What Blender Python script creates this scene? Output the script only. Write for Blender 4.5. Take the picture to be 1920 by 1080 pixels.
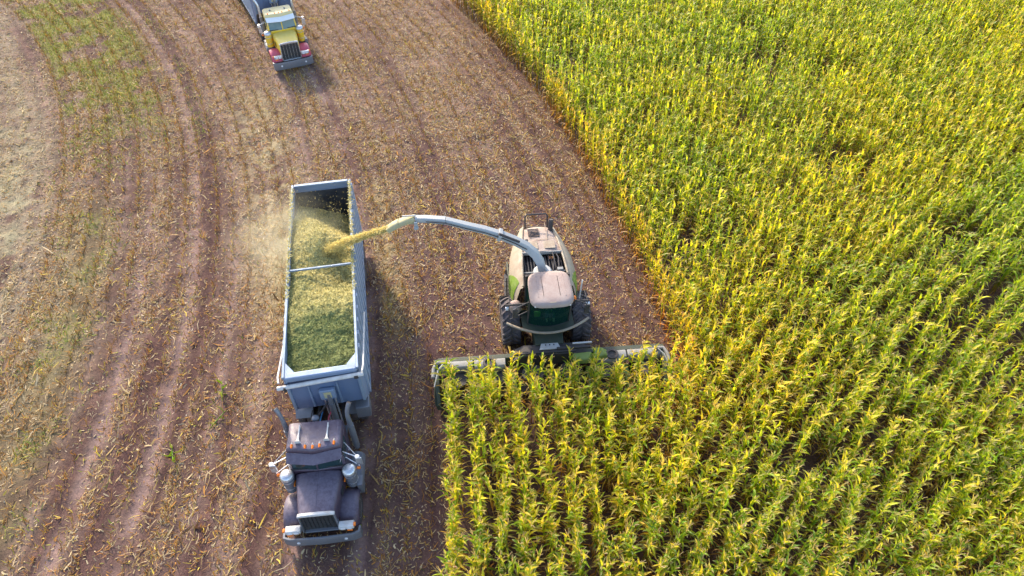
import bpy, bmesh, math, random
import numpy as np
from mathutils import Vector, Matrix
R = math.radians
scene = bpy.context.scene
for o in list(bpy.data.objects): bpy.data.objects.remove(o)
col = scene.collection
random.seed(4); rng = np.random.default_rng(7)

# ------------------------------------------------------------------ camera, sky, sun, exposure
cd = bpy.data.cameras.new('camera'); cam = bpy.data.objects.new('camera', cd); col.objects.link(cam)
cam.location = (0, 0, 22); cam.rotation_euler = (R(90-46.74), 0, 0)
cd.sensor_width = 36; cd.lens = 24; cd.clip_end = 6000
scene.camera = cam
SUN_EL, SUN_AZ = 29, -30                       # azimuth from +Y towards +X
w = bpy.data.worlds.new('World'); scene.world = w; w.use_nodes = True
nt = w.node_tree; nt.nodes.clear()
sky = nt.nodes.new('ShaderNodeTexSky'); sky.sky_type = 'NISHITA'; sky.sun_disc = False
sky.sun_elevation = R(SUN_EL); sky.sun_rotation = R(SUN_AZ); sky.dust_density = 2.0; sky.air_density = 1.0
bg = nt.nodes.new('ShaderNodeBackground'); bg.inputs['Strength'].default_value = 0.15
wo = nt.nodes.new('ShaderNodeOutputWorld')
nt.links.new(sky.outputs[0], bg.inputs[0]); nt.links.new(bg.outputs[0], wo.inputs[0])
ld = bpy.data.lights.new('sun', 'SUN'); sun = bpy.data.objects.new('sun', ld); col.objects.link(sun)
ld.energy = 2.35; ld.angle = R(4); ld.color = (1.0, 0.86, 0.68)
sd = Vector((math.sin(R(SUN_AZ))*math.cos(R(SUN_EL)), math.cos(R(SUN_AZ))*math.cos(R(SUN_EL)), math.sin(R(SUN_EL))))
sun.rotation_euler = sd.to_track_quat('Z', 'Y').to_euler(); sun.location = sd*60
vs = scene.view_settings
vs.view_transform = 'Standard'; vs.look = 'None'; vs.gamma = 1; vs.exposure = 1.65; vs.use_curve_mapping = False
scene.cycles.max_bounces = 6; scene.cycles.transparent_max_bounces = 12
scene.cycles.volume_step_rate = 2.0

# ------------------------------------------------------------------ field layout
C1 = np.array([-81.0, 5.8])                    # centre of the concentric rows
C2 = np.array([52.5, -20.5])                   # centre of the rows of the other block
HV = np.array([1.5, 16.0]); HVA = R(5)         # harvester: header centre, heading
def rad1(x, y): return np.hypot(x-C1[0], y-C1[1])
def hv_local(x, y):
    dx, dy = x-HV[0], y-HV[1]
    return dx*math.cos(HVA)+dy*math.sin(HVA), -dx*math.sin(HVA)+dy*math.cos(HVA)
def smooth(a, b, x): t = np.clip((x-a)/(b-a), 0, 1); return t*t*(3-2*t)
_lat = np.random.default_rng(3).random((256, 256))
def vnoise(x, y):
    xi = np.floor(x).astype(int); yi = np.floor(y).astype(int); fx = x-xi; fy = y-yi
    fx = fx*fx*(3-2*fx); fy = fy*fy*(3-2*fy)
    a = _lat[xi & 255, yi & 255]; b = _lat[(xi+1) & 255, yi & 255]; c = _lat[xi & 255, (yi+1) & 255]; d = _lat[(xi+1) & 255, (yi+1) & 255]
    return (a*(1-fx)+b*fx)*(1-fy)+(c*(1-fx)+d*fx)*fy
def fbm(x, y, o=4):
    s = 0; a = .5
    for k in range(o): s = s+a*vnoise(x*2**k+17.3*k, y*2**k+9.1*k); a *= .5
    return s/(1-.5**o)

# ------------------------------------------------------------------ materials
def newmat(name):
    m = bpy.data.materials.new(name); m.use_nodes = True; n = m.node_tree; n.nodes.clear()
    out = n.nodes.new('ShaderNodeOutputMaterial'); return m, n, out
def N(n, t, **kw):
    x = n.nodes.new(t)
    for k, v in kw.items(): setattr(x, k, v)
    return x
def mixc(n, fac, a, b, mode='MIX'):
    x = N(n, 'ShaderNodeMix', data_type='RGBA', blend_type=mode)
    for i, v in ((0, fac), (6, a), (7, b)):
        if hasattr(v, 'links') or isinstance(v, bpy.types.NodeSocket): n.links.new(v, x.inputs[i])
        else: x.inputs[i].default_value = v if i == 0 else (*v, 1)[:4]
    return x.outputs[2]
def mmath(n, op, a, b=0.0, clamp=False):
    x = N(n, 'ShaderNodeMath', operation=op, use_clamp=clamp)
    for i, v in ((0, a), (1, b)):
        if isinstance(v, bpy.types.NodeSocket): n.links.new(v, x.inputs[i])
        else: x.inputs[i].default_value = v
    return x.outputs[0]
def noise(n, scale, detail=4, rough=.6, coord='Object'):
    tc = N(n, 'ShaderNodeTexCoord'); x = N(n, 'ShaderNodeTexNoise')
    x.inputs['Scale'].default_value = scale; x.inputs['Detail'].default_value = detail; x.inputs['Roughness'].default_value = rough
    n.links.new(tc.outputs[coord], x.inputs['Vector']); return x.outputs[0]
def ramp(n, v, a, b):
    x = N(n, 'ShaderNodeMapRange'); x.inputs[1].default_value = a; x.inputs[2].default_value = b
    n.links.new(v, x.inputs[0]); return x.outputs[0]
def paint(name, base, rough=.4, metal=0.0, dust=(.27, .21, .17), amt=.35, top=.3, scale=3.0, bump=.05, spec=.5):
    """painted or bare metal that carries field dust, more of it on surfaces facing up"""
    m, n, out = newmat(name); p = N(n, 'ShaderNodeBsdfPrincipled')
    nz = noise(n, scale, 6, .65); nf = noise(n, scale*9, 4, .7)
    g = N(n, 'ShaderNodeNewGeometry'); sx = N(n, 'ShaderNodeSeparateXYZ'); n.links.new(g.outputs['Normal'], sx.inputs[0])
    up = mmath(n, 'MULTIPLY', mmath(n, 'MAXIMUM', sx.outputs[2], 0.0), top)
    f = mmath(n, 'MULTIPLY', ramp(n, nz, .35, .7), amt)
    f = mmath(n, 'ADD', f, mmath(n, 'MULTIPLY', up, ramp(n, nf, .2, .75)), True)
    c = mixc(n, f, base, dust)
    n.links.new(c, p.inputs['Base Color'])
    n.links.new(mmath(n, 'ADD', mmath(n, 'MULTIPLY', f, .5), rough, True), p.inputs['Roughness'])
    n.links.new(mmath(n, 'MULTIPLY', mmath(n, 'SUBTRACT', 1.0, f), metal), p.inputs['Metallic'])
    p.inputs['Specular IOR Level'].default_value = spec
    if bump:
        b = N(n, 'ShaderNodeBump'); b.inputs['Strength'].default_value = bump; b.inputs['Distance'].default_value = .02
        n.links.new(nf, b.inputs['Height']); n.links.new(b.outputs[0], p.inputs['Normal'])
    n.links.new(p.outputs[0], out.inputs[0]); return m
def attr_mat(name, trans=0.0, rough=.7, spec=.3, warm=(1, 1, 1), grain=0.0, gs=20):
    m, n, out = newmat(name); a = N(n, 'ShaderNodeAttribute', attribute_name='col'); c = a.outputs[0]
    if grain:
        c = mixc(n, grain, c, mixc(n, ramp(n, noise(n, gs, 5, .7), .3, .7), (.35, .35, .35), (1.6, 1.6, 1.6)), 'MULTIPLY')
    p = N(n, 'ShaderNodeBsdfPrincipled'); p.inputs['Roughness'].default_value = rough; p.inputs['Specular IOR Level'].default_value = spec
    n.links.new(c, p.inputs['Base Color'])
    if trans:
        t = N(n, 'ShaderNodeBsdfTranslucent'); n.links.new(mixc(n, 1.0, c, warm, 'MULTIPLY'), t.inputs[0])
        mx = N(n, 'ShaderNodeMixShader'); mx.inputs[0].default_value = trans
        n.links.new(p.outputs[0], mx.inputs[1]); n.links.new(t.outputs[0], mx.inputs[2]); n.links.new(mx.outputs[0], out.inputs[0])
    else: n.links.new(p.outputs[0], out.inputs[0])
    return m
def plain(name, base, rough=.5, metal=0.0, emis=None):
    m, n, out = newmat(name); p = N(n, 'ShaderNodeBsdfPrincipled')
    nz = noise(n, 14, 4); n.links.new(mixc(n, ramp(n, nz, .3, .75), tuple(c*.8 for c in base), tuple(min(1, c*1.15) for c in base)), p.inputs['Base Color'])
    p.inputs['Roughness'].default_value = rough; p.inputs['Metallic'].default_value = metal
    n.links.new(p.outputs[0], out.inputs[0]); return m
def glassmat(name, tint, rough=.06, clear=.6):
    m, n, out = newmat(name); g = N(n, 'ShaderNodeBsdfPrincipled'); g.inputs['Base Color'].default_value = (*tint, 1); g.inputs['Roughness'].default_value = rough
    t = N(n, 'ShaderNodeBsdfTransparent'); t.inputs[0].default_value = (.55+tint[0], .72+tint[1], .68+tint[2], 1)
    mx = N(n, 'ShaderNodeMixShader'); mx.inputs[0].default_value = clear
    n.links.new(g.outputs[0], mx.inputs[1]); n.links.new(t.outputs[0], mx.inputs[2]); n.links.new(mx.outputs[0], out.inputs[0]); return m

M = {}
M['maroon'] = paint('maroon_paint', (.050, .028, .046), .30, 0, (.185, .16, .205), .28, .72, 1.1)
M['yellow'] = paint('yellow_paint', (.80, .52, .012), .35, 0, (.78, .66, .34), .25, .5, 3)
M['yellow_pale'] = paint('dusty_pale_yellow', (.74, .60, .25), .45, 0, (.66, .58, .42), .5, .5, 3)
M['red'] = paint('red_paint', (.58, .03, .09), .35, 0, (.35, .2, .2), .3, .3, 3)
M['chrome'] = paint('dusty_chrome', (.66, .67, .70), .22, .85, (.36, .33, .31), .4, .15, 5)
M['dullchrome'] = paint('dull_bumper_metal', (.20, .21, .24), .4, .4, (.15, .145, .15), .5, .2, 4)
M['white'] = paint('white_paint', (.62, .62, .61), .45, 0, (.36, .31, .26), .5, .25, 4)
M['cleanwhite'] = paint('clean_white_paint', (.80, .80, .79), .4, 0, (.6, .56, .5), .2, .1, 4)
M['steel'] = paint('trailer_steel', (.20, .27, .40), .5, .3, (.25, .28, .33), .5, .1, 1.6)
M['shadedsteel'] = paint('shaded_front_steel', (.12, .18, .31), .45, .3, (.19, .22, .29), .4, .1, 1.6)  # darker, bluer copy of the trailer steel; shade put into the colour
M['navy'] = paint('blue_trailer_steel', (.10, .15, .28), .5, .3, (.18, .21, .28), .45, .1, 1.6)
M['railsteel'] = paint('rail_steel', (.20, .27, .38), .5, .3, (.26, .28, .29), .5, .15, 3)
M['poststeel'] = paint('post_steel', (.40, .47, .58), .5, .3, (.36, .37, .38), .45, .15, 3)
M['dark_sheet'] = paint('dark_inner_sheet', (.018, .024, .038), .5, 0, (.14, .14, .13), .35, .1, 1.5)
M['dark'] = paint('chassis_black', (.022, .022, .024), .6, 0, (.11, .09, .085), .5, .3, 4)
M['grilledark'] = paint('grille_mesh', (.03, .034, .038), .5, .3, (.10, .095, .095), .5, .1, 12)
M['rubber'] = paint('tyre_rubber', (.03, .03, .034), .8, 0, (.17, .14, .14), .65, .5, 6)
M['rim'] = paint('wheel_rim', (.45, .46, .48), .4, .5, (.2, .16, .14), .5, .2, 5)
M['amber'] = plain('amber_lens', (.95, .22, .015), .25)
M['lens'] = plain('clear_lens', (.75, .76, .78), .15)
M['cream'] = paint('dusty_cream_panel', (.35, .30, .22), .5, 0, (.28, .205, .145), .8, .3, 2.5)
M['deck'] = paint('dust_covered_deck', (.40, .34, .29), .6, 0, (.31, .22, .18), .7, .6, 2.0)
M['roof'] = paint('dust_covered_cab_roof', (.36, .29, .255), .6, 0, (.28, .195, .17), .6, .55, 1.6)
M['cover'] = paint('dusty_grey_cover', (.24, .25, .25), .5, 0, (.21, .185, .155), .5, .25, 3)
M['lime'] = paint('lime_green_paint', (.15, .26, .012), .45, 0, (.26, .25, .13), .45, .25, 3)
M['darkgreen'] = paint('dark_green_panel', (.028, .045, .026), .5, 0, (.09, .08, .06), .45, .15, 4)
M['boom'] = paint('spout_grey', (.35, .37, .38), .45, 0, (.36, .34, .31), .4, .2, 3)
M['spouttip'] = paint('silage_stained_metal', (.42, .39, .25), .6, .1, (.45, .37, .15), .6, .4, 5)
M['truckglass'] = paint('windscreen_glass', (.012, .035, .04), .06, 0, (.1, .1, .1), .15, .05, 3, 0)
M['truckglass2'] = paint('windscreen_glass_sky', (.10, .19, .22), .05, 0, (.25, .28, .28), .3, .1, 3, 0)  # pale blue sky reflection put into the glass colour
M['cabglass'] = glassmat('cab_glass', (.01, .06, .05), .05, .74)
M['seat'] = plain('seat_fabric', (.03, .03, .035), .8)
M['blue'] = plain('blue_cotton', (.05, .22, .45), .85)
M['denim'] = plain('denim', (.03, .045, .08), .85)
M['skin'] = plain('skin', (.45, .26, .18), .55)
M['hair'] = plain('hair', (.03, .02, .015), .6)
M['mirror'] = plain('mirror_glass', (.6, .63, .66), .1, .9)
M['leaf'] = attr_mat('corn_leaf', .52, .45, .35, (1.5, 1.45, .55))
M['stalk'] = attr_mat('corn_stalk', 0, .6)
M['litter'] = attr_mat('dry_litter', .15, .75, .2, (1.1, 1.0, .8))
M['silage'] = attr_mat('chopped_silage', .1, .85, .15, (1.1, 1.05, .6), .75, 22)
M['flake'] = attr_mat('silage_flake', .3, .8, .15, (1.1, 1.05, .6))

def soil():
    m, n, out = newmat('field_soil'); a = N(n, 'ShaderNodeAttribute', attribute_name='col')
    c = mixc(n, .55, a.outputs[0], mixc(n, ramp(n, noise(n, 1.3, 8, .7), .3, .7), (.55, .55, .58), (1.5, 1.45, 1.4)), 'MULTIPLY')
    c = mixc(n, .5, c, mixc(n, ramp(n, noise(n, 11, 6, .75), .32, .68), (.45, .45, .48), (1.6, 1.55, 1.5)), 'MULTIPLY')
    sp = mmath(n, 'MULTIPLY', ramp(n, noise(n, 34, 3, .7), .61, .68), .5, True)
    c = mixc(n, sp, c, (.42, .33, .20))
    p = N(n, 'ShaderNodeBsdfPrincipled'); p.inputs['Roughness'].default_value = .95; p.inputs['Specular IOR Level'].default_value = .1
    n.links.new(c, p.inputs['Base Color'])
    b = N(n, 'ShaderNodeBump'); b.inputs['Strength'].default_value = .8; b.inputs['Distance'].default_value = .06
    n.links.new(noise(n, 9, 8, .75), b.inputs['Height']); n.links.new(b.outputs[0], p.inputs['Normal'])
    n.links.new(p.outputs[0], out.inputs[0]); return m
M['soil'] = soil()

# ------------------------------------------------------------------ object helpers
def tag(o, label=None, cat=None, group=None, kind=None):
    for k, v in (('label', label), ('category', cat), ('group', group), ('kind', kind)):
        if v: o[k] = v
    return o
def thing(name, label, cat, loc=(0, 0, 0), rz=0, group=None):
    o = bpy.data.objects.new(name, None); col.objects.link(o); o.location = loc; o.rotation_euler = (0, 0, rz); o.empty_display_size = .3
    return tag(o, label, cat, group)
def link(name, me, mat, parent=None, loc=None, rot=None):
    o = bpy.data.objects.new(name, me); col.objects.link(o)
    if mat is not None and not me.materials: me.materials.append(mat)
    if parent: o.parent = parent
    if loc: o.location = loc
    if rot: o.rotation_euler = rot
    return o
class MB:
    def __init__(s): s.v = []; s.f = []
    def add(s, vs, fs):
        b = len(s.v); s.v += [tuple(p) for p in vs]; s.f += [tuple(i+b for i in q) for q in fs]; return s
    def box(s, c, d, rot=None, taper=1.0):
        vs = []
        for z in (-.5, .5):
            t = taper if z > 0 else 1
            for x, y in ((-.5, -.5), (.5, -.5), (.5, .5), (-.5, .5)): vs.append(Vector((x*d[0]*t, y*d[1]*t, z*d[2])))
        if rot:
            m = Matrix.Rotation(rot[2], 3, 'Z') @ Matrix.Rotation(rot[1], 3, 'Y') @ Matrix.Rotation(rot[0], 3, 'X'); vs = [m @ p for p in vs]
        return s.add([p+Vector(c) for p in vs], [(3, 2, 1, 0), (4, 5, 6, 7), (0, 1, 5, 4), (1, 2, 6, 5), (2, 3, 7, 6), (3, 0, 4, 7)])
    def hexa(s, p):                        # eight corners: bottom 4 ccw, top 4 ccw
        return s.add(p, [(3, 2, 1, 0), (4, 5, 6, 7), (0, 1, 5, 4), (1, 2, 6, 5), (2, 3, 7, 6), (3, 0, 4, 7)])
    def tube(s, pts, r, n=10, caps=True):
        pts = [Vector(p) for p in pts]; k = len(pts); rs = r if isinstance(r, (list, tuple)) else [r]*k
        vs = []; up = None
        for i, p in enumerate(pts):
            t = (pts[min(i+1, k-1)]-pts[max(i-1, 0)]).normalized()
            if up is None: up = t.orthogonal().normalized()
            else: up = (up-t*up.dot(t)).normalized()
            q = t.cross(up)
            for j in range(n):
                a = 2*math.pi*j/n; vs.append(p+(up*math.cos(a)+q*math.sin(a))*rs[i])
        fs = [(i*n+j, i*n+(j+1) % n, (i+1)*n+(j+1) % n, (i+1)*n+j) for i in range(k-1) for j in range(n)]
        if caps: fs += [tuple(range(n))[::-1], tuple(range((k-1)*n, k*n))]
        return s.add(vs, fs)
    def cyl(s, a, b, r, n=16, r2=None): return s.tube([a, b], [r, r if r2 is None else r2], n)
    def lathe(s, prof, o=(0, 0, 0), axis='Z', n=20):   # prof: (radius, height)
        vs = []
        for r, h in prof:
            for j in range(n):
                a = 2*math.pi*j/n; x, y = r*math.cos(a), r*math.sin(a)
                p = {'Z': (x, y, h), 'X': (h, x, y), 'Y': (y, h, x)}[axis]; vs.append((p[0]+o[0], p[1]+o[1], p[2]+o[2]))
        k = len(prof); fs = [(i*n+j, i*n+(j+1) % n, (i+1)*n+(j+1) % n, (i+1)*n+j) for i in range(k-1) for j in range(n)]
        if prof[0][0] > 1e-4: fs.append(tuple(range(n))[::-1])
        if prof[-1][0] > 1e-4: fs.append(tuple(range((k-1)*n, k*n)))
        return s.add(vs, fs)
    def loft(s, secs, closed=True, caps=True):
        n = len(secs[0]); k = len(secs); vs = [p for q in secs for p in q]; m = n if closed else n-1
        fs = [(i*n+j, i*n+(j+1) % n, (i+1)*n+(j+1) % n, (i+1)*n+j) for i in range(k-1) for j in range(m)]
        if caps and closed: fs += [tuple(range(n))[::-1], tuple(range((k-1)*n, k*n))]
        return s.add(vs, fs)
    def prism(s, poly, a, b, axis='Z'):
        f = {'Z': lambda p, h: (p[0], p[1], h), 'Y': lambda p, h: (p[0], h, p[1]), 'X': lambda p, h: (h, p[0], p[1])}[axis]
        return s.loft([[f(p, a) for p in poly], [f(p, b) for p in poly]])
    def mesh(s, name, smooth_ang=35, solid=0):
        me = bpy.data.meshes.new(name); me.from_pydata(s.v, [], s.f)
        bm = bmesh.new(); bm.from_mesh(me)
        bmesh.ops.remove_doubles(bm, verts=bm.verts, dist=1e-5); bmesh.ops.recalc_face_normals(bm, faces=bm.faces)
        if solid: bmesh.ops.solidify(bm, geom=bm.faces[:], thickness=solid)
        bm.to_mesh(me); bm.free()
        for p in me.polygons: p.use_smooth = True
        me.set_sharp_from_angle(angle=R(smooth_ang)); return me
    def build(s, name, mat, parent=None, bevel=0, ang=35, solid=0):
        o = link(name, s.mesh(name, ang, solid), mat, parent)
        if bevel:
            b = o.modifiers.new('bevel', 'BEVEL'); b.width = bevel; b.segments = 2; b.limit_method = 'ANGLE'; b.angle_limit = R(40)
        return o
def np_mesh(name, V, F, colors=None, smooth=True):
    """V (n,3), F (m,4) or (m,3) arrays"""
    me = bpy.data.meshes.new(name); V = np.ascontiguousarray(V, np.float32); F = np.ascontiguousarray(F, np.int32); k = F.shape[1]
    me.vertices.add(len(V)); me.vertices.foreach_set('co', V.ravel())
    me.loops.add(F.size); me.loops.foreach_set('vertex_index', F.ravel())
    me.polygons.add(len(F)); me.polygons.foreach_set('loop_start', np.arange(0, F.size, k, dtype=np.int32)); me.polygons.foreach_set('loop_total', np.full(len(F), k, np.int32))
    if smooth: me.polygons.foreach_set('use_smooth', np.ones(len(F), bool))
    me.update(calc_edges=True)
    if colors is not None:
        a = me.color_attributes.new('col', 'FLOAT_COLOR', 'POINT'); c = np.ones((len(V), 4), np.float32); c[:, :3] = colors; a.data.foreach_set('color', c.ravel())
    return me
def mirror_x(f):                       # call f(+1), f(-1)
    for s in (1, -1): f(s)
def arc(c, r, a0, a1, n):
    return [(c[0]+r*math.cos(R(a0+(a1-a0)*i/n)), c[1]+r*math.sin(R(a0+(a1-a0)*i/n))) for i in range(n+1)]

# ------------------------------------------------------------------ ground
WEEDS = lambda x, y: smooth(61.6, 62.6, rad1(x, y))*(1-smooth(66.2, 68.2, rad1(x, y)))*smooth(29, 40, y)
def tracks(r):
    t = 0
    for c, k in ((63.1, .45), (65.0, .5), (66.2, .9), (68.4, .9), (70.3, .5), (71.7, .45), (74.0, .8), (76.1, .8), (80.9, .4), (83.6, .4)): t = np.maximum(t, np.exp(-((r-c)/.23)**2)*k)
    return t
def ground_height(x, y):
    r = rad1(x, y); n1 = fbm(x*.9, y*.9, 4)-.5; n2 = fbm(x*3.3+5, y*3.3, 3)-.5
    lump = fbm(x*2.1+40, y*2.1, 2); row = np.cos(2*np.pi*r/.75)
    t = tracks(r)
    h = .10*n1+.10*n2*(1-.6*t)+.028*row*(.4+lump)*(1-t)
    th = np.arctan2(y-C1[1], x-C1[0])
    h = h-t*.06+t*.012*np.sign(np.sin(th*r/.11))
    s = np.clip(((x+2.9)*.92+(y-31.6)*.4)/1.53, 0, 1); d = np.hypot(x+2.9-s*1.4, y-31.6-s*.62)
    return h-.08*np.exp(-(d/.13)**2)
def streak(x, y):
    r = rad1(x, y); a = np.arctan2(y-C1[1], x-C1[0])*75; return fbm(r*1.35, a*.05, 2)*.6+fbm(r*4.1+7, a*.16+3, 3)*.4
def ground_color(x, y):
    r = rad1(x, y); n1 = fbm(x*.22, y*.22, 4); n2 = fbm(x*.8+9, y*.8, 4); n3 = fbm(x*2.4+31, y*2.4+8, 3)
    c = np.empty(x.shape+(3,)); base = np.array([.086, .047, .041]); dry = np.array([.205, .138, .106]); dark_soil = np.array([.075, .043, .046])
    f = np.clip(.36+.8*(n1-.5)+.7*(n2-.5)+2.6*(streak(x, y)-.5)+.22*smooth(10, 45, y), 0, 1)[..., None]
    c[:] = (base*(1-f)+dry*f)*(1+.30*np.cos(2*np.pi*r/.75+np.pi)*(r < 88.3)*smooth(.3, .6, n2))[..., None]
    k = (smooth(75, 78, r)*(1-smooth(22, 34, y))*.55+smooth(12, 4, y+0*x)*.3)[..., None]*np.ones(1)  # darker soil right of the truck path and towards the near edge
    c = c*(1-k)+dark_soil*k
    def over(col_, m):
        nonlocal c; m = np.clip(m, 0, 1)[..., None]; c = c*(1-m)+np.array(col_)*m
    over((.255, .175, .155), tracks(r)*np.where(r < 79, .85, .15)*smooth(.25, .62, n2))
    left = (1-smooth(60.2, 62.2, r+5*(n2-.5)+2.5*(n3-.5)))  # pale dusty left margin; its colour also carries the sun glow there
    over((.225, .185, .13), left*np.clip(.55+2.4*(streak(x, y)-.5)+1.0*(n3-.5), .1, 1))
    over((.31, .285, .175), left*smooth(12, 24, y)*(1-smooth(28, 42, y))*smooth(.35, .65, n2)*.8)
    over((.25, .24, .10), .6*np.exp(-((r-63.4)/1.3)**2)*(1-smooth(22, 30, y))*n2*1.5)
    over((.20, .20, .05), WEEDS(x, y)*smooth(.36, .58, n2)*.85)
    over((.36, .30, .17), np.exp(-((r-72.2)/1.3)**2)*smooth(17, 23, y)*(1-smooth(33, 42, y))*smooth(.35, .65, n3)*.8)
    over((.36, .30, .15), np.exp(-((r-72.6)/1.0)**2-((y-21.5)/2.6)**2)*.8)
    over((.33, .27, .14), np.exp(-((r-77.2)/.5)**2)*smooth(17, 20, y)*(1-smooth(25, 30, y))*smooth(.3, .6, n3)*.8)
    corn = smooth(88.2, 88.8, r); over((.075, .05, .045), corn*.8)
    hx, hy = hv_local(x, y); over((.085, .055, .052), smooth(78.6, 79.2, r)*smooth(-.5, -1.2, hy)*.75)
    return c
def make_ground():
    st = .17
    def axis(a, b):
        core = np.arange(a, b, st); out = np.array([1, 3, 8, 20, 60, 150, 300.])
        return np.concatenate([(a-out)[::-1], core, core[-1]+out])
    xs, ys = axis(-46, 46), axis(2, 60); nx, ny = len(xs), len(ys)
    X, Y = np.meshgrid(xs, ys, indexing='xy'); Z = ground_height(X, Y)
    edge = smooth(0, 2, np.minimum.reduce([X+47, 47-X, Y-1, 61-Y])); Z = Z*edge
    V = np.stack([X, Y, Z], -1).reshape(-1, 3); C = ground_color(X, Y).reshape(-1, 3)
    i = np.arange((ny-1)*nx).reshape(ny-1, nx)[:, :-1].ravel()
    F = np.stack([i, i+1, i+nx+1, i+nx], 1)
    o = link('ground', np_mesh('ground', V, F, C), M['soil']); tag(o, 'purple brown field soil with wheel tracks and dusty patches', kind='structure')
make_ground()

# ------------------------------------------------------------------ corn
PAL = dict(green=(.12, .20, .018), mid=(.24, .32, .020), lime=(.40, .43, .022), yellow=(.52, .48, .030), gold=(.52, .38, .06),
           tan=(.42, .31, .16), orange=(.36, .17, .035), brown=(.20, .11, .045))
PAL = {k: np.array(v) for k, v in PAL.items()}
def leaf_geo(rg, L, wd, segs, flat, start, droop, twist):
    """one leaf in the x-z plane growing along +x from the origin; returns verts (rows of 2 or 3), quads"""
    n = segs+1; t = np.linspace(0, 1, n); ang = R(start)-droop*t**1.5            # angle above the horizon
    x = np.concatenate([[0], np.cumsum(np.cos(ang[:-1])*L/segs)]); z = np.concatenate([[0], np.cumsum(np.sin(ang[:-1])*L/segs)])
    wv = wd*np.clip(np.minimum(.45+2.2*t, 1.0)*(1-t**2.6), .03, 1)
    y0 = twist*t**2*L*.4; roll = twist*1.6*t; rows = []
    for s in ((-1, 1) if flat else (-1, 0, 1)):
        off = s*wv*.5; lift = abs(s)*wv*.28
        rows.append(np.stack([x-np.sin(ang)*lift, y0+off*np.cos(roll), z+np.cos(ang)*lift+off*np.sin(roll)], 1))
    k = len(rows); V = np.stack(rows, 1).reshape(-1, 3)
    F = [(i*k+j, i*k+j+1, (i+1)*k+j+1, (i+1)*k+j) for i in range(segs) for j in range(k-1)]
    return V, np.array(F)
def leaf_color(rg, kind, n):
    p = {'low': ['tan', 'orange', 'brown', 'gold'], 'mid': ['lime', 'mid', 'yellow', 'gold', 'green', 'tan', 'green'], 'top': ['mid', 'lime', 'green', 'green', 'yellow', 'yellow', 'gold']}[kind]
    a, b = PAL[p[rg.integers(len(p))]], PAL[p[rg.integers(len(p))]]
    t = np.linspace(0, 1, n)[:, None]; c = a*(1-t*.5)+b*t*.5
    if rg.random() < .5: c = c*(1-np.clip(t*2.2-1.3, 0, 1)*.8)+np.array([.50, .38, .24])*np.clip(t*2.2-1.3, 0, 1)*.8
    return c*rg.uniform(.85, 1.15)
def plant_spec(rg, yellow=0.0):
    """height, list of leaves (z, azimuth, leaf params, kind)"""
    H = rg.uniform(2.1, 2.5); n = rg.integers(12, 15); a0 = rg.uniform(0, 2*np.pi); L = []
    for i in range(n):
        u = (i+.6)/n; z = .15*H+u*.8*H; kind = 'low' if u < .34 else ('mid' if u < .68 else 'top')
        if kind == 'low': ln, wd, st, dr = rg.uniform(.35, .6), .045, rg.uniform(-5, 30), rg.uniform(1.6, 2.8)
        elif kind == 'mid': ln, wd, st, dr = rg.uniform(.31, .52), .072, rg.uniform(42, 74), rg.uniform(1.2, 3.0)
        else: ln, wd, st, dr = rg.uniform(.22, .43), .078, rg.uniform(45, 86), rg.uniform(.4, 2.9)
        L.append((z, a0+i*np.pi+rg.normal(0, .55), ln, wd*rg.uniform(.8, 1.2), st, dr, rg.normal(0, .5), kind))
    return H, L
def rotz(V, a):
    c, s = np.cos(a), np.sin(a); return np.stack([V[:, 0]*c-V[:, 1]*s, V[:, 0]*s+V[:, 1]*c, V[:, 2]], 1)
def stalk_geo(H, n=4):
    zs = np.array([0, .45*H, .93*H]); rs = np.array([.022, .017, .008]); V = []; F = []
    for z, r in zip(zs, rs):
        for j in range(n): V.append((r*math.cos(2*math.pi*j/n), r*math.sin(2*math.pi*j/n), z))
    for i in range(2):
        for j in range(n): F.append((i*n+j, i*n+(j+1) % n, (i+1)*n+(j+1) % n, (i+1)*n+j))
    c = np.repeat(np.array([PAL['orange']*.8, PAL['mid']*.9, PAL['lime']]), n, 0)
    return np.array(V), np.array(F), c
def tassel_geo(rg, H, k=8):
    V = []; F = []
    for i in range(k):
        a = rg.uniform(0, 2*np.pi); sp = 0 if i == 0 else rg.uniform(.25, .7); ln = rg.uniform(.16, .28); b = len(V); wv = .008
        d = np.array([math.cos(a)*math.sin(sp), math.sin(a)*math.sin(sp), math.cos(sp)]); q = np.array([-math.sin(a), math.cos(a), 0])*wv
        p0 = np.array([0, 0, .92*H]); p1 = p0+d*ln*.6; p2 = p0+d*ln+np.array([math.cos(a), math.sin(a), -.6])*.05*sp
        for p in (p0, p1, p2): V += [p-q, p+q]
        F += [(b, b+1, b+3, b+2), (b+2, b+3, b+5, b+4)]
    return np.array(V), np.array(F), np.tile(np.array([.46, .34, .21])*rg.uniform(.8, 1.2), (len(V), 1))
def variant(rg, segs, flat, tk):
    H, L = plant_spec(rg); Vs, Fs, Cs, b = [], [], [], 0
    if flat: L = L[1:2]+L[3:]
    parts = [stalk_geo(H, 3)]
    for z, a, ln, wd, st, dr, tw, kind in L:
        V, F = leaf_geo(rg, ln, wd, segs, flat, st, dr, tw); V = rotz(V, a); V[:, 2] += z
        c = np.repeat(leaf_color(rg, kind, segs+1), 2 if flat else 3, 0); parts.append((V, F, c))
    parts.append(tassel_geo(rg, H, tk))
    for V, F, c in parts: Vs.append(V); Fs.append(F+b); Cs.append(c); b += len(V)
    return np.concatenate(Vs), np.concatenate(Fs), np.concatenate(Cs)

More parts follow.
